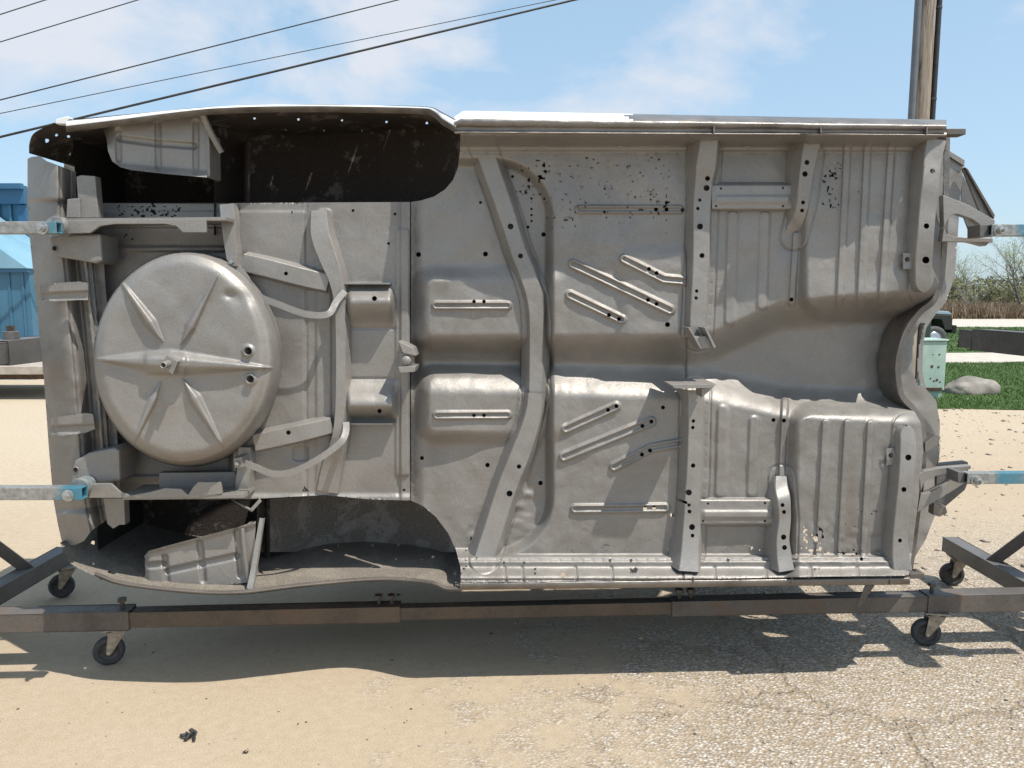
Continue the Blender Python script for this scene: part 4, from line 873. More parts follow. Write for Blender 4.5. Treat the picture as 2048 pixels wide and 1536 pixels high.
# ------------------------------------------------------------------ rotisserie stand
stand = thing('rotisserie_stand', 'dark steel rotisserie stand on casters with worn blue arms holding the body', 'stand', (0, 3.12, 0))
bl, br_ = G(220, 1328), G(1850, 1290)
bk = (br_.y-bl.y)/(br_.x-bl.x); beamY = lambda X: bl.y + bk*(X-bl.x)
def beam_pt(px, z): # point on the beam axis above photo column px
    xr = (px-1024)/F_PX; t = 3.5
    for _ in range(20): Y = beamY(xr*t); t = (Y*CP + (CAM_H-z)*SP)
    X = xr*t; return Vector((X, beamY(X), z))
zb = 0.199
def beam(name, xa, xb, s, mat, zc=zb, wall=.005): return bar(name, stand, beam_pt(xa, zc), beam_pt(xb, zc), s, s, mat, wall, .005)
beam('beam_sleeve', -330, 264, .078, 'frame'); beam('beam_tube', 250, 800, .066, 'frame2'); beam('beam_inner_tube', 786, 1352, .053, 'frame2')
beam('beam_tube', 1340, 1852, .066, 'frame'); beam('beam_sleeve', 1846, 2420, .078, 'frame')
def set_bolt(px, z):
    b = beam_pt(px, z); o = cyl('set_bolt', stand, b, b+Vector((0, 0, .034)), .0085, 'bolt_d', n=8)
    cyl('bolt_head', o, b+Vector((0, 0, .030)), b+Vector((0, 0, .044)), .018, 'bolt_d', n=6)
set_bolt(245, zb+.038); set_bolt(758, zb+.031); set_bolt(783, zb+.031); set_bolt(1358, zb+.031); set_bolt(1381, zb+.031); set_bolt(1863, zb+.038)
def caster(gp, ang, ztop, off=.035, R=.060):
    gp = Vector(gp); ax = Vector((math.sin(ang), math.cos(ang), 0)); side = Vector((math.cos(ang), -math.sin(ang), 0))*off
    c = gp + Vector((0, 0, R)); e = thing('caster', None, None, gp); del_keys = [k for k in ('label', 'category') if k in e]
    for k in del_keys: del e[k]
    e.parent = stand; e.matrix_parent_inverse = Matrix.Translation(-stand.location)
    w = .019
    def put(o): o.parent = e; o.matrix_parent_inverse = Matrix.Translation(-gp); return o
    put(lathe('tyre', None, c - ax*w, ax, [(.004, R*.62), (.001, R*.66), (0, R*.80), (.005, R*.95), (.012, R), (2*w-.012, R), (2*w-.005, R*.95), (2*w, R*.80), (2*w-.001, R*.66), (2*w-.004, R*.62)], 'rubber', 36))
    put(lathe('hub', None, c - ax*w, ax, [(.007, .0001), (.007, R*.25), (.010, R*.32), (.012, R*.55), (.004, R*.63), (2*w-.004, R*.63), (2*w-.012, R*.55), (2*w-.007, R*.25), (2*w-.007, .0001)], 'hub', 28))
    top = c + side; top.z = ztop-.022
    parts = []
    for s in (-1, 1):
        o = ax*(s*(w+.008)); th = ax*(s*.0035); d = Vector((math.cos(ang), -math.sin(ang), 0))
        pl = [top + d*.036, top - d*.030, c - d*.010 + Vector((0, 0, -.004)), c + Vector((0, 0, -.014)), c + d*.012 + Vector((0, 0, -.004))]
        V = [p+o for p in pl] + [p+o+th for p in pl]; n = 5
        parts.append((V, [list(range(n)), list(range(2*n-1, n-1, -1))] + [[i, n+i, n+(i+1) % n, (i+1) % n] for i in range(n)]))
    parts.append(bar_vf(top - ax*.031 + Vector((0, 0, .003)), top + ax*.031 + Vector((0, 0, .003)), .070, .006))
    V, Fc = join_lists(parts); put(mesh_obj('fork', V, Fc, 'zinc', None, False, None, .0015))
    V, Fc = cyl_vf(top + Vector((0, 0, .005)), top + Vector((0, 0, .014)), .032, n=20); V2, F2 = bar_vf(top - ax*.042 + Vector((0, 0, .018)), top + ax*.042 + Vector((0, 0, .018)), .10, .007)
    V, Fc = join_lists([(V, Fc), (V2, F2)]); put(mesh_obj('top_plate', V, Fc, 'zinc', None, False, None, .001))
    put(cyl('axle_bolt', None, c - ax*(w+.014), c + ax*(w+.014), .006, 'bolt', n=8))
caster(bl, math.radians(-24), zb-.039, .03); caster(br_, math.radians(12), zb-.039, .03)
fl, fr = G(125, 1194), G(1902, 1170)
caster(fl, math.radians(-16), zb-.038, .03); caster(fr, math.radians(10), zb-.038, .03)
# cross legs run away from the viewer at both ends
LXl, LXr = fl.x - .015, fr.x + .02
bar('cross_leg', stand, (LXl, 2.15, zb), (LXl, fl.y+.07, zb), .076, .076, 'dark', .005, .005)
bar('cross_leg', stand, (LXr, 2.3, zb), (LXr, fr.y+.07, zb), .076, .076, 'dark', .005, .005)
caster((LXl, 2.22, 0), 0.3, zb-.038, .03); caster((LXr, 2.37, 0), -0.3, zb-.038, .03)
pl0 = Q(64, 1158, fl.y-.22); pl1 = Q(-140, 905, fl.y-.30)
bar('diagonal_brace', stand, (LXl, pl0.y, zb+.02), (LXl-.45, 3.1, .95), .05, .05, 'frame', 0, .004)
bar('diagonal_brace', stand, (LXr, fr.y-.28, zb+.02), (LXr+.45, 3.2, .95), .05, .05, 'frame', 0, .004)
for s, lx in ((-1, LXl), (1, LXr)):
    ux = lx + s*.45
    bar('upright_post', stand, (ux, 3.12, .06), (ux, 3.12, 1.42), .10, .10, 'frame', .006, .006, Vector((0, 1, 0)))
    bar('post_foot', stand, (ux, 3.12, zb), (lx, 3.12, zb), .08, .08, 'frame', .005, .005)
# swinging heads: offset bars, vertical bars and the blue arms bolted to the shell
ARM = .13
def head(s, X, y_far, zc, sz, aw):
    bar('offset_bar', stand, (X, 2.75, zc), (X, y_far, zc), sz*.86, sz*.86, 'dark', .005, .006)
    bar('offset_sleeve', stand, (X, y_far - (.62 if s < 0 else 1.2), zc), (X, y_far-(.0 if s < 0 else .12), zc), sz, sz, 'dark', .005, .006)
    cyl('pivot_shaft', stand, (X, 3.12, zc), (X+s*.75, 3.12, zc), .035, 'bolt_d', n=20)
    zu, zl = aw
    bar('head_bar', stand, (X, D0-ARM+KY*X, zl-.05), (X, D0-ARM+KY*X, zu+.05), .06, .06, 'blue', .004, .005, Vector((0, 1, 0)))
def arm(xa, ya, xb, yb_, s, paint):
    a = Vector(P(xa, ya, ARM)); b = Vector(P(xb, yb_, ARM))
    V, Fc = bar_vf(a, b, s, s, Vector((0, 0, 1)), True, .005)
    n = 24                                                        # extra rings so the paint wear can vary along the arm
    rings = []
    d = (b-a); W_ = []
    V0 = [Vector(v) for v in V[:4]]; Vi = [Vector(v) for v in V[8:12]]
    VV, FF, at = [], [], []
    for k in range(n+1):
        for v in V0 + Vi: VV.append(v + d*(k/n)); at.append(paint(k/n))
        if k:
            o0, o1 = (k-1)*8, k*8
            for i in range(4):
                j = (i+1) % 4; FF.append([o0+i, o0+j, o1+j, o1+i]); FF.append([o0+4+i, o1+4+i, o1+4+j, o0+4+j])
    for o in (0, n*8):
        for i in range(4): FF.append([o+i, o+4+i, o+4+(i+1) % 4, o+(i+1) % 4])
    o = mesh_obj('blue_arm', VV, FF, 'blue', stand, False, {'paint': at}, .0025); o['label'] = 'worn light blue square tube arm'
    return a, b
def arm_bolt(px, py):
    p = Vector(P(px, py, ARM+.022)); o = cyl('arm_bolt', stand, p+Vector((0, .006, 0)), p+Vector((0, -.004, 0)), .0205, 'bolt', n=20, bevel=.001)
    cyl('hex_head', o, p+Vector((0, -.004, 0)), p+Vector((.003, -.018, 0)), .0135, 'bolt', n=6, bevel=.001); cyl('thread', o, p, p+Vector((.006, -.032, 0)), .0075, 'bolt', n=10)
lu = arm(119, 456, -230, 456, .041, lambda t: .22*S(.10, 0, t) - .16*S(.08, .18, t)); ll = arm(170, 985, -230, 985, .045, lambda t: .3*S(.16, 0.02, t) - .14*S(.08, .2, t))
ru = arm(1976, 461, 2330, 461, .042, lambda t: .02+.22*S(.13, .17, t)); rl = arm(1928, 955, 2330, 953, .042, lambda t: -.06+.34*S(.12, .17, t)*S(.4, .27, t))
arm_bolt(85, 457); arm_bolt(136, 991); arm_bolt(1998, 461); arm_bolt(1952, 961)
for (x, y, w) in ((112, 452, .085), (160, 975, .085)):
    p = Vector(P(x, y, w)); o = cyl('swivel_disc', stand, p+Vector((0, .05, 0)), p+Vector((0, -.006, 0)), .034, 'blue', n=28, bevel=.002)
plate('arm_end_plug', stand, [(1960, 449), (1978, 449), (1978, 474), (1960, 474)], .05, ARM, 'dark', .002); plate('arm_end_plug', stand, [(1916, 944), (1930, 944), (1930, 966), (1916, 966)], .05, ARM, 'dark', .002)
head(-1, -2.20, 3.9, 1.265, .108, (lu[0].z, ll[0].z)); head(1, 2.25, 3.80, 1.30, .100, (ru[0].z, rl[0].z))
pb = Vector((-2.20, 3.38, 1.319)); o = cyl('lock_bolt', stand, pb, pb+Vector((0, 0, .035)), .032, 'dark', n=24, bevel=.002); cyl('bolt_head', o, pb+Vector((0, 0, .035)), pb+Vector((0, 0, .06)), .018, 'bolt_d', n=6)
# ------------------------------------------------------------------ utility pole and power lines
def wood():
    m, nt, bs = mat_new('weathered_pole_wood'); v = coord(nt); mp = nt.nodes.new('ShaderNodeMapping'); mp.inputs['Scale'].default_value = (30, 30, 1.6); nt.links.new(v, mp.inputs['Vector'])
    n = nz(nt, 1.0, 7, 0.65, mp.outputs['Vector'], 0.8); n2 = nz(nt, 0.6, 3, 0.5, v)
    c = ramp(nt, n.outputs['Fac'], [(0.32, (0.07, 0.055, 0.042)), (0.48, (0.25, 0.205, 0.16)), (0.72, (0.42, 0.365, 0.30))])
    nt.links.new(c, bs.inputs['Base Color']); bs.inputs['Roughness'].default_value = 0.9; bump(nt, bs, n.outputs['Fac'], 0.6, 0.02); return m
M['wood'] = wood()
M['pvc_grey'] = simple('grey_conduit_plastic', (0.10, 0.112, 0.13), (0.14, 0.152, 0.17), 4, 0.5)
M['cable'] = simple('black_cable', (0.012, 0.012, 0.013), (0.03, 0.03, 0.03), 8, 0.6, 0, 0)
PY = 11.0; pt, pb_ = Q(1846, 0, PY), Q(1836, 240, PY); pX = pb_.x+.005
pole = thing('utility_pole', 'weathered wooden utility pole with conduits rising behind the body', 'utility pole', (pX, PY, 0))
V, Fc = [], []
n = 28
for k, z in enumerate(np.linspace(0, 10.5, 40)):
    r = 0.148 - 0.0045*z; off = 0.003*z
    for i in range(n):
        a = 2*math.pi*i/n; rr = r*(1+0.02*math.sin(5*a+1.3)+0.012*float(vnoise(i*9, z*6, 7, 70))); V.append((pX+off+rr*math.cos(a), PY+rr*math.sin(a), z))
    if k: Fc += [[(k-1)*n+i, (k-1)*n+(i+1) % n, k*n+(i+1) % n, k*n+i] for i in range(n)]
mesh_obj('trunk', V, Fc, 'wood', pole, True)
tube_path('grey_conduit', pole, [(pX-.155+.003*z*1.4, PY-.08, z) for z in np.linspace(0, 9.5, 12)], .047, 'pvc_grey', 16)
tube_path('black_conduit', pole, [(pX+.155+.0015*z, PY-.06, z) for z in np.linspace(0, 9.5, 12)], .036, 'cable', 14)
for z in (1.8, 4.2, 5.4, 7.0): cyl('conduit_strap', pole, (pX+.155+.0015*z, PY-.06, z), (pX+.155+.0015*z, PY-.06, z+.03), .041, 'bolt_d', n=14)
def wire(label, a, b, r, ya, yb_, ext=(1.5, 2.2), sag=.0):
    A, B = Q(*a, ya), Q(*b, yb_); d = B-A; pts = []
    for t in np.linspace(-ext[0], 1+ext[1], 40):
        p = A + d*t; p.z += sag*((t-.5)**2 - .25)*4; pts.append(p)
    o = tube_path('power_line', None, pts, r, 'cable', 6); tag(o, label, 'power line', 'power lines across the sky at the upper left')
wire('short power line cutting the very top left corner of the sky', (0, 29), (90, 0), .011, 15, 15.5)
wire('thin power line second from the top left corner', (0, 84), (275, 0), .011, 15, 15.8)
wire('thin power line third from the corner, ending at top centre', (0, 200), (795, 0), .012, 14, 16)
wire('faintest and thinnest power line, just above the thick cable', (0, 227), (1110, 0), .0075, 14, 16)
wire('thick black cable, lowest of the lines, passing behind the body', (0, 274), (1148, 0), .020, 13, 15.5, (1.0, 1.2))

# ------------------------------------------------------------------ left background: blue metal building, trailer, red truck
def metal_siding(name, c1, c2): return simple(name, c1, c2, 1.5, 0.45, 0.1, 0.05, 60)
M['bl_wall'] = metal_siding('blue_wall_metal', (0.05, 0.15, 0.235), (0.07, 0.185, 0.28)); M['bl_dark'] = metal_siding('dark_blue_trim', (0.03, 0.11, 0.205), (0.05, 0.145, 0.25)); M['bl_light'] = metal_siding('light_blue_roof_metal', (0.19, 0.36, 0.46), (0.24, 0.42, 0.53))
bY = 15.6; bR = Q(61, 560, bY).x; bTop = Q(20, 372, bY).z; bW = 8.0
bld = thing('metal_building', 'blue ribbed metal building at the far left behind the body', 'building', (bR-4, bY, 0))
def boxv(x0, x1, y0, y1, z0, z1):
    V = [(x0, y0, z0), (x1, y0, z0), (x1, y1, z0), (x0, y1, z0), (x0, y0, z1), (x1, y0, z1), (x1, y1, z1), (x0, y1, z1)]
    return V, [[0, 3, 2, 1], [4, 5, 6, 7], [0, 1, 5, 4], [1, 2, 6, 5], [2, 3, 7, 6], [3, 0, 4, 7]]
def boxo(name, parent, x0, x1, y0, y1, z0, z1, mat, bevel=0.0):
    V, Fc = boxv(x0, x1, y0, y1, z0, z1); return mesh_obj(name, V, Fc, mat, parent, False, None, bevel)
boxo('wall', bld, bR-bW, bR-.02, bY+.03, bY+9, 0, bTop-.02, 'bl_wall')
boxo('fascia', bld, bR-bW-.05, bR+.05, bY-.10, bY+.028, bTop-.36, bTop, 'bl_dark', .01); boxo('gutter', bld, bR-bW-.05, bR+.06, bY-.19, bY-.102, bTop-.08, bTop+.03, 'bl_dark', .01)
boxo('corner_trim', bld, bR-.14, bR+.02, bY-.03, bY+.029, 0, bTop-.37, 'bl_dark', .005)
V, Fc = boxv(-.02, .02, -.022, .03, 0, bTop-.37); rib_me = None
for k in range(26):
    x = bR-.30-k*.235
    if rib_me is None:
        o = mesh_obj('wall_rib', [(a+x, b+bY, c) for a, b, c in V], Fc, 'bl_wall', bld); rib_me = o; rx = x
    else:
        c = rib_me.copy(); COL.objects.link(c); c.location = rib_me.location + Vector((x-rx, 0, 0))
# gabled porch in front of the wall
aY = 14.1; aR = Q(62, 600, aY).x; aZ = Q(40, 537, aY).z; peak = Q(-70, 425, aY)
boxo('porch_wall', bld, aR-3.6, aR-.0, aY, bY-.03, 0, aZ, 'bl_wall')
gv = [(aR+.05, aY-.12, aZ), (aR-1.8, aY-.12, peak.z+.35), (aR-3.65, aY-.12, aZ)]
V = gv + [(x, bY-.03, z) for x, y, z in gv]
mesh_obj('porch_gable', bld and V, [[0, 1, 2], [5, 4, 3], [0, 3, 4, 1], [1, 4, 5, 2], [2, 5, 3, 0]], 'bl_light', bld)
boxo('porch_trim', bld, aR-3.62, aR+.03, aY-.1, aY-.002, aZ-.07, aZ-.003, 'bl_dark')
V, Fc = boxv(-.018, .018, -.02, .0, 0, aZ-.08); rib_me = None
for k in range(14):
    x = aR-.12-k*.25
    if rib_me is None: rib_me = mesh_obj('wall_rib', [(a+x, b+aY, c) for a, b, c in V], Fc, 'bl_wall', bld); rx = x
    else: c = rib_me.copy(); COL.objects.link(c); c.location = rib_me.location + Vector((x-rx, 0, 0))

M['plank'] = simple('grey_weathered_plank', (0.30, 0.26, 0.215), (0.46, 0.41, 0.35), 6, 0.85, 0, 0.2, 60)
M['rust'] = simple('rusty_trailer_steel', (0.06, 0.045, 0.04), (0.16, 0.10, 0.07), 8, 0.8, 0.2, 0.2)
tY = 11.2; tr = thing('flat_trailer', 'low flat trailer with pale plank edge parked by the blue building', 'trailer', (Q(-60, 740, tY).x, tY+.9, 0))
tX1 = Q(118, 740, tY).x; tz = Q(60, 741, tY).z
boxo('side_plank', tr, tX1-4.2, tX1, tY, tY+.05, tz-.06, tz+.06, 'plank', .006); boxo('deck', tr, tX1-4.2, tX1, tY+.055, tY+1.9, tz-.02, tz+.04, 'plank')
boxo('frame_rail', tr, tX1-4.1, tX1-.05, tY+.3, tY+.42, tz-.16, tz-.03, 'rust'); boxo('headboard', tr, tX1-1.7, tX1-.1, tY+1.5, tY+1.58, tz+.05, tz+.34, 'rust', .004)
for x in (tX1-.35, tX1-.85, tX1-1.35): boxo('stake', tr, x-.03, x+.03, tY+1.42, tY+1.48, tz+.04, tz+.42, 'rust')
for x in (tX1-2.7, tX1-3.4):
    lathe('wheel', tr, (x, tY+.12, .26), (0, 1, 0), [(0, .0001), (0, .13), (.02, .14), (.0, .2), (.03, .26), (.17, .26), (.2, .2)], 'rubber', 24)
M['red'] = simple('faded_red_paint', (0.30, 0.03, 0.04), (0.40, 0.05, 0.06), 3, 0.4, 0, 0)
M['glass'] = simple('dark_glass', (0.02, 0.025, 0.03), (0.04, 0.045, 0.05), 3, 0.1, 0, 0)
M['chrome'] = simple('dull_chrome', (0.45, 0.45, 0.46), (0.6, 0.6, 0.6), 10, 0.25, 0.9, 0)
rY = 19.5; rc = Q(73, 668, rY)
rt = thing('red_truck', 'red truck glimpsed beside the corner of the blue building', 'truck', (rc.x+.9, rY+2, 0))
def prism_side(name, parent, prof, x0, x1, mat, bevel=.03):
    n = len(prof); V = [(x0, y, z) for y, z in prof] + [(x1, y, z) for y, z in prof]
    return mesh_obj(name, V, [list(range(n)), list(range(2*n-1, n-1, -1))] + [[i, n+i, n+(i+1) % n, (i+1) % n] for i in range(n)], mat, parent, False, None, bevel)
rx0 = rc.x-.05; prism_side('body', rt, [(rY, .45), (rY, 1.15), (rY+1.5, 1.2), (rY+1.9, 1.75), (rY+3.2, 1.78), (rY+3.5, 1.2), (rY+5, 1.15), (rY+5, .45)], rx0, rx0+1.8, 'red')
boxo('grille', rt, rx0+.1, rx0+1.7, rY-.03, rY-.002, .62, 1.0, 'chrome', .01); boxo('bumper', rt, rx0-.05, rx0+1.85, rY-.15, rY-.04, .42, .58, 'chrome', .03)
for k in range(4): boxo('grille_bar', rt, rx0+.12, rx0+1.68, rY-.045, rY-.032, .66+k*.09, .69+k*.09, 'black')
boxo('windshield', rt, rx0+.15, rx0+1.65, rY+1.6, rY+1.68, 1.3, 1.68, 'glass')
for x in (rx0+.1, rx0+1.5):
    for y in (rY+.9, rY+4.1): lathe('wheel', rt, (x, y, .36), (1, 0, 0), [(0, .0001), (0, .2), (.0, .3), (.03, .36), (.2, .36), (.22, .3)], 'rubber', 24)

# ------------------------------------------------------------------ right background: cabinets, boulder, old 4x4, brush, trees
M['mint'] = simple('mint_green_cabinet_paint', (0.33, 0.45, 0.40), (0.42, 0.54, 0.48), 5, 0.55, 0, 0.08, 60)
M['dkgreen'] = simple('dark_green_cabinet_paint', (0.018, 0.045, 0.032), (0.03, 0.065, 0.045), 5, 0.5, 0, 0.08, 60)
M['rustspot'] = simple('rust_spots', (0.05, 0.025, 0.018), (0.12, 0.06, 0.04), 30, 0.9, 0, 0.3)
M['label'] = simple('white_label', (0.7, 0.7, 0.66), (0.8, 0.8, 0.77), 10, 0.6, 0, 0)
cg = G(1868, 797); cY = cg.y; cxl, cxr = Q(1842, 740, cY).x, Q(1891, 740, cY).x; ctop = Q(1868, 683, cY).z
cab = thing('utility_cabinet', 'mint green steel utility cabinet with bullet-like holes standing on the lawn', 'cabinet', (cg.x, cY+.2, 0))
boxo('cabinet_shell', cab, cxl, cxr, cY, cY+.42, .12, ctop, 'mint', .012); boxo('lid', cab, cxl-.015, cxr+.015, cY-.02, cY+.44, ctop+.003, ctop+.035, 'mint', .008); boxo('base', cab, cxl+.02, cxr-.02, cY+.02, cY+.40, 0, .117, 'mint', .006)
for (sx, sy, r) in ((1864, 733, .022), (1877, 734, .016), (1879, 709, .013), (1866, 709, .008), (1861, 757, .012), (1874, 760, .02), (1868, 762, .014), (1880, 764, .012)):
    p = Q(sx, sy, cY-.001); cyl('rust_hole', cab, p+Vector((0, .004, 0)), p+Vector((0, -.003, 0)), r, 'rustspot', n=9)
boxo('rusty_foot', cab, cxl+.05, cxr-.04, cY-.012, cY-.002, .115, .165, 'rustspot', .003)
dY = 13.4; dxl, dxr = Q(1836, 650, dY).x, Q(1863, 650, dY).x; dz0 = Q(1850, 700, dY).z; dz1 = Q(1850, 632, dY).z
dc = thing('transformer_cabinet', 'dark green transformer cabinet with white lettering behind the mint cabinet', 'cabinet', ((dxl+dxr)/2, dY+.3, 0))
boxo('cabinet_shell', dc, dxl-.5, dxr, dY, dY+.7, 0, dz1, 'dkgreen', .015); boxo('lid', dc, dxl-.52, dxr+.02, dY-.02, dY+.72, dz1+.003, dz1+.05, 'dkgreen', .01)
sY = 21.4; s0 = Q(1866, 690, sY); s1 = Q(1911, 690, sY)
suv = thing('parked_off_roader', 'dark off-road vehicle with pale blue hood parked behind the cabinets', 'car', (s1.x-1, sY+2, 0))
M['paleblue'] = simple('pale_blue_hood_paint', (0.22, 0.33, 0.40), (0.30, 0.42, 0.48), 3, 0.35, 0.1, 0); M['blk_paint'] = simple('dark_green_black_paint', (0.012, 0.016, 0.013), (0.022, 0.026, 0.022), 3, 0.35, 0, 0)
fx = s1.x - .12; zz = lambda y: Q(1890, y, sY).z
def prism_x(name, parent, prof, y0, y1, mat, bevel=.02):
    n = len(prof); V = [(x, y0, z) for x, z in prof] + [(x, y1, z) for x, z in prof]
    return mesh_obj(name, V, [list(range(n)), list(range(2*n-1, n-1, -1))] + [[i, n+i, n+(i+1) % n, (i+1) % n] for i in range(n)], mat, parent, False, None, bevel)
prism_x('side_body', suv, [(fx-4.0, .5), (fx-4.0, 1.08), (fx-.06, 1.02), (fx, .92), (fx, .62), (fx-.2, .62), (fx-.3, .9), (fx-.72, .94), (fx-.85, .55)], sY, sY+1.6, 'blk_paint')
prism_x('hood', suv, [(fx-1.1, 1.083), (fx-1.1, 1.22), (fx-.1, 1.12), (fx+.0, 1.03)], sY+.02, sY+1.58, 'paleblue')
prism_x('cab_frame', suv, [(fx-3.8, 1.09), (fx-3.6, 1.80), (fx-1.55, 1.84), (fx-1.38, 1.74), (fx-1.12, 1.225)], sY+.06, sY+1.54, 'blk_paint')
prism_x('windshield', suv, [(fx-1.52, 1.80), (fx-1.44, 1.80), (fx-1.10, 1.24), (fx-1.18, 1.24)], sY-.0, sY+1.4, 'label'); boxo('bumper', suv, fx+.01, fx+.14, sY+.02, sY+1.58, .52, .74, 'black', .02)
boxo('side_mirror', suv, fx-1.5, fx-1.28, sY-.22, sY-.04, 1.24, 1.42, 'paleblue', .02)
boxo('side_stripe', suv, fx-1.35, fx-.95, sY-.012, sY-.002, .93, .97, 'label')
for k in range(4): cyl('side_badge', suv, (fx-1.55+.18*k, sY-.012, .70+.02*(k % 2)), (fx-1.55+.18*k, sY-.002, .70+.02*(k % 2)), .045 if k != 2 else .03, 'label', n=12)
for x in (fx-.5, fx-3.2):
    for y in (sY-.06, sY+1.42):
        w = thing('wheel', None, None, (x, y, .36))
        for k in ('label', 'category'):
            if k in w: del w[k]
        w.parent = suv; w.matrix_parent_inverse = Matrix.Translation(-suv.location)
        for o in (lathe('tyre', None, (x, y, .36), (0, 1, 0), [(.02, .2), (0, .27), (.03, .36), (.2, .36), (.22, .27), (.2, .2)], 'rubber', 28), lathe('rim', None, (x, y, .36), (0, 1, 0), [(.03, .0001), (.03, .08), (.05, .12), (.02, .2), (.2, .2)], 'chrome', 24)):
            o.parent = w; o.matrix_parent_inverse = Matrix.Translation(-w.location)

M['rock'] = simple('pale_grey_boulder', (0.17, 0.15, 0.13), (0.34, 0.315, 0.28), 5, 0.9, 0, 0.5, 35)
rk = G(1951, 789); bm = bmesh.new(); bmesh.ops.create_icosphere(bm, subdivisions=4, radius=1.0)
for v in bm.verts:
    d = v.co.normalized(); k = 1 + 0.16*float(vnoise(d.x*20+d.z*7, d.y*20+d.z*11, 13, 71)) + 0.05*float(vnoise(d.x*60+d.z*31, d.y*60, 12, 72))
    v.co = Vector((d.x*.40*k, d.y*.34*k, d.z*.22*k*(1.0+.25*d.x)))
me = bpy.data.meshes.new('boulder'); bm.to_mesh(me); bm.free(); me.polygons.foreach_set('use_smooth', [True]*len(me.polygons)); me.materials.append(M['rock'])
bo = bpy.data.objects.new('boulder', me); COL.objects.link(bo); bo.location = (rk.x, rk.y+.2, .03); tag(bo, 'low pale grey boulder lying on the green lawn', 'boulder')

M['bark'] = simple('grey_brown_bark', (0.12, 0.105, 0.09), (0.22, 0.20, 0.175), 4, 0.9, 0, 0)
M['bark_w'] = simple('pale_birch_bark', (0.35, 0.33, 0.30), (0.5, 0.48, 0.45), 4, 0.9, 0, 0)
M['bud'] = simple('yellow_green_buds', (0.14, 0.18, 0.035), (0.24, 0.27, 0.07), 1.5, 0.8, 0, 0); M['leaf_d'] = simple('hazy_olive_shrub_leaves', (0.10, 0.115, 0.045), (0.19, 0.20, 0.085), 1.5, 0.8, 0, 0)  # shrub olive greyed to paint distance haze into the leaves
def tree(name, label, base, H, spread, levels, leafn, leafs, seed, bark='bark', leaf='bud', r0=.10, stems=1, group='trees beyond the road', lean=0.0):
    rnd = random.Random(seed); e = thing(name, label, 'tree' if name != 'shrub' else 'shrub', base, group)
    V, Fc, tips = [], [], []
    def limb(p, d, L, r, lev):
        n = 5 if lev < 2 else 3; seg = 4 if lev < 2 else 3; o = len(V); q = p.copy(); dd = d.copy(); pts = [(q.copy(), r)]
        for k in range(seg):
            dd = (dd + Vector((rnd.gauss(0, .13), rnd.gauss(0, .13), rnd.gauss(.05, .08)))).normalized(); q = q + dd*(L/seg); pts.append((q.copy(), max(r*(1-.62*(k+1)/seg), .006)))
        for k, (c, rr) in enumerate(pts):
            a = dd.orthogonal().normalized(); b = dd.cross(a)
            for i in range(n): V.append(c + (a*math.cos(6.283*i/n)+b*math.sin(6.283*i/n))*rr)
            if k: Fc.extend([[o+(k-1)*n+i, o+(k-1)*n+(i+1) % n, o+k*n+(i+1) % n, o+k*n+i] for i in range(n)])
        if lev >= levels: tips.extend([c for c, _ in pts[1:]]); return
        nb = rnd.randint(3, 5) if lev else rnd.randint(5, 7)
        for j in range(nb):
            k = rnd.randint(1 if lev else 1, seg); c, rr = pts[k]; ax = Vector((rnd.gauss(0, 1), rnd.gauss(0, 1), rnd.uniform(-.1, .7))).normalized()
            nd = (dd*(1-spread) + ax*spread).normalized(); limb(c, nd, L*rnd.uniform(.5, .75), max(rr*.62, .008), lev+1)
    for s in range(stems):
        a = rnd.uniform(0, 6.28); limb(Vector(base) + Vector((math.cos(a), math.sin(a), 0))*(.25*(stems > 1)), Vector((lean + (.45*math.cos(a) if stems > 1 else 0), .45*math.sin(a) if stems > 1 else 0, 1)).normalized(), H*rnd.uniform(.42, .55), r0, 0)
    mesh_obj('trunk', V, Fc, bark, e)
    if leafn and tips:
        LV, LF = [], []
        for k in range(leafn):
            c = rnd.choice(tips) + Vector((rnd.gauss(0, .16), rnd.gauss(0, .16), rnd.gauss(0, .16))); a = Vector((rnd.gauss(0, 1), rnd.gauss(0, 1), rnd.gauss(0, 1))).normalized(); b = a.orthogonal().normalized(); s = leafs*rnd.uniform(.5, 1.2)
            o = len(LV); LV += [c-a*s, c+b*s*.6, c+a*s, c-b*s*.6]; LF.append([o, o+1, o+2, o+3])
        mesh_obj('crown', LV, LF, leaf, e)
def tree_at(px, py_top, Y): p = Q(px, 600, Y); return (p.x, Y, 0), Q(px, py_top, Y).z
for name, label, px, top, Y, sp, lv, ln, ls, sd, bk_, lf, r0, st in (
    ('bare_tree', 'slender bare tree with thin upright branches right of the body', 1940, 492, 62, .42, 3, 500, .06, 3, 'bark', 'bud', .10, 1),
    ('bare_tree', 'pale barked young tree leaning beside the slender bare tree', 1953, 545, 60.5, .40, 2, 60, .05, 5, 'bark_w', 'bud', .06, 2),
    ('budding_tree', 'wide budding tree with many dark limbs at the right edge', 2046, 478, 60.5,   .50, 3, 3200, .06, 8, 'bark', 'bud', .15, 5),
    ('budding_tree', 'taller budding tree partly hidden behind the right arm', 1905, 470, 72, .46, 3, 700, .06, 12, 'bark', 'bud', .12, 2),
    ('budding_tree', 'budding tree beyond the right edge of the picture', 2140, 470, 68, .48, 3, 3000, .08, 15, 'bark', 'bud', .14, 3)):
    b, z = tree_at(px, top, Y); tree(name, label, b, z*1.15, sp, lv, ln, ls, sd, bk_, lf, r0, st)
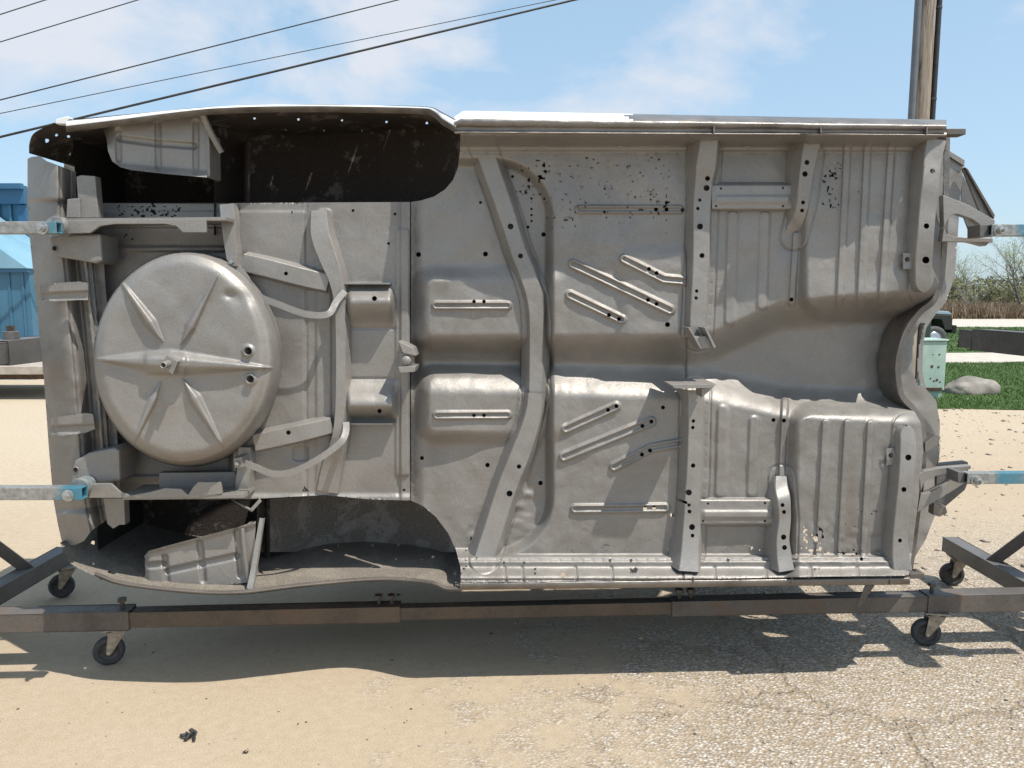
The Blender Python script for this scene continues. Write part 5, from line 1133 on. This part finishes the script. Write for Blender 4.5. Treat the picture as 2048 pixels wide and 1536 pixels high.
for label, px, top, Y, sd, ln in (('dark olive shrub at the foot of the bare tree', 1903, 552, 62, 21, 1100), ('rounded olive thicket between the bare tree and the wide tree', 1984, 548, 74, 22, 1500), ('low olive shrub in front of the thicket', 1925, 572, 64, 23, 800), ('olive shrub under the wide budding tree', 2020, 566, 76, 24, 1000)):
    b, z = tree_at(px, top, Y); tree('shrub', label, b, z*1.25, .55, 2, ln, .13, sd, 'bark', 'leaf_d', .05, 6, 'shrubs beyond the brush')
M['farwood'] = simple('far_hazy_woods', (0.11, 0.125, 0.085), (0.19, 0.20, 0.14), .12, 0.95, 0, 0)  # distance haze is mixed into this green
V, Fc = [], []
r = np.random.default_rng(33)
for k in range(15000):
    x, y = r.uniform(-60, 260), r.uniform(230, 270); z = r.uniform(0, 1)**1.3*(7+3*float(vnoise(x, 0, 9, 73))); s = r.uniform(.4, 1.1); a = r.normal(0, 1, 3); a /= np.linalg.norm(a); b = np.cross(a, [0.3, 0.5, 0.8]); b /= np.linalg.norm(b)+1e-9
    c = np.array([x, y, z]); o = len(V); V += [c-a*s, c+b*s, c+a*s]; Fc.append([o, o+1, o+2])
tag(mesh_obj('far_woods', np.array(V), np.array(Fc), 'farwood'), 'distant low band of woods on the horizon at the right', 'woods', None, 'stuff')

# ------------------------------------------------------------------ bits lying on the sand
M['scrap'] = simple('charred_plastic_scrap', (0.012, 0.012, 0.014), (0.10, 0.10, 0.105), 60, 0.35, 0.2, 0.3, 200)
def scrap(label, px, py, s, seed):
    rnd = random.Random(seed); g = G(px, py); V, Fc = [], []
    for k in range(9):
        c = g + Vector((rnd.gauss(0, .45)*s, rnd.gauss(0, .3)*s, rnd.uniform(.15, .5)*s)); a = Vector((rnd.gauss(0, 1), rnd.gauss(0, 1), rnd.gauss(0, .5))).normalized()
        v, f = bar_vf(c-a*s*rnd.uniform(.25, .55), c+a*s*rnd.uniform(.25, .55), s*rnd.uniform(.12, .4), s*rnd.uniform(.08, .25)); o = len(V); V += v; Fc += [[i+o for i in q] for q in f]
    o = mesh_obj('scrap_piece', V, Fc, 'scrap', None, False, None, .001); tag(o, label, 'scrap')
scrap('crumpled dark plastic scrap lying on the sand in front', 376, 1478, .034, 4); scrap('tiny dark scrap on the sand right of the larger crumpled one', 491, 1506, .012, 9)
scrap('small black crumb in the body shadow under the front beam', 798, 1190, .014, 10)
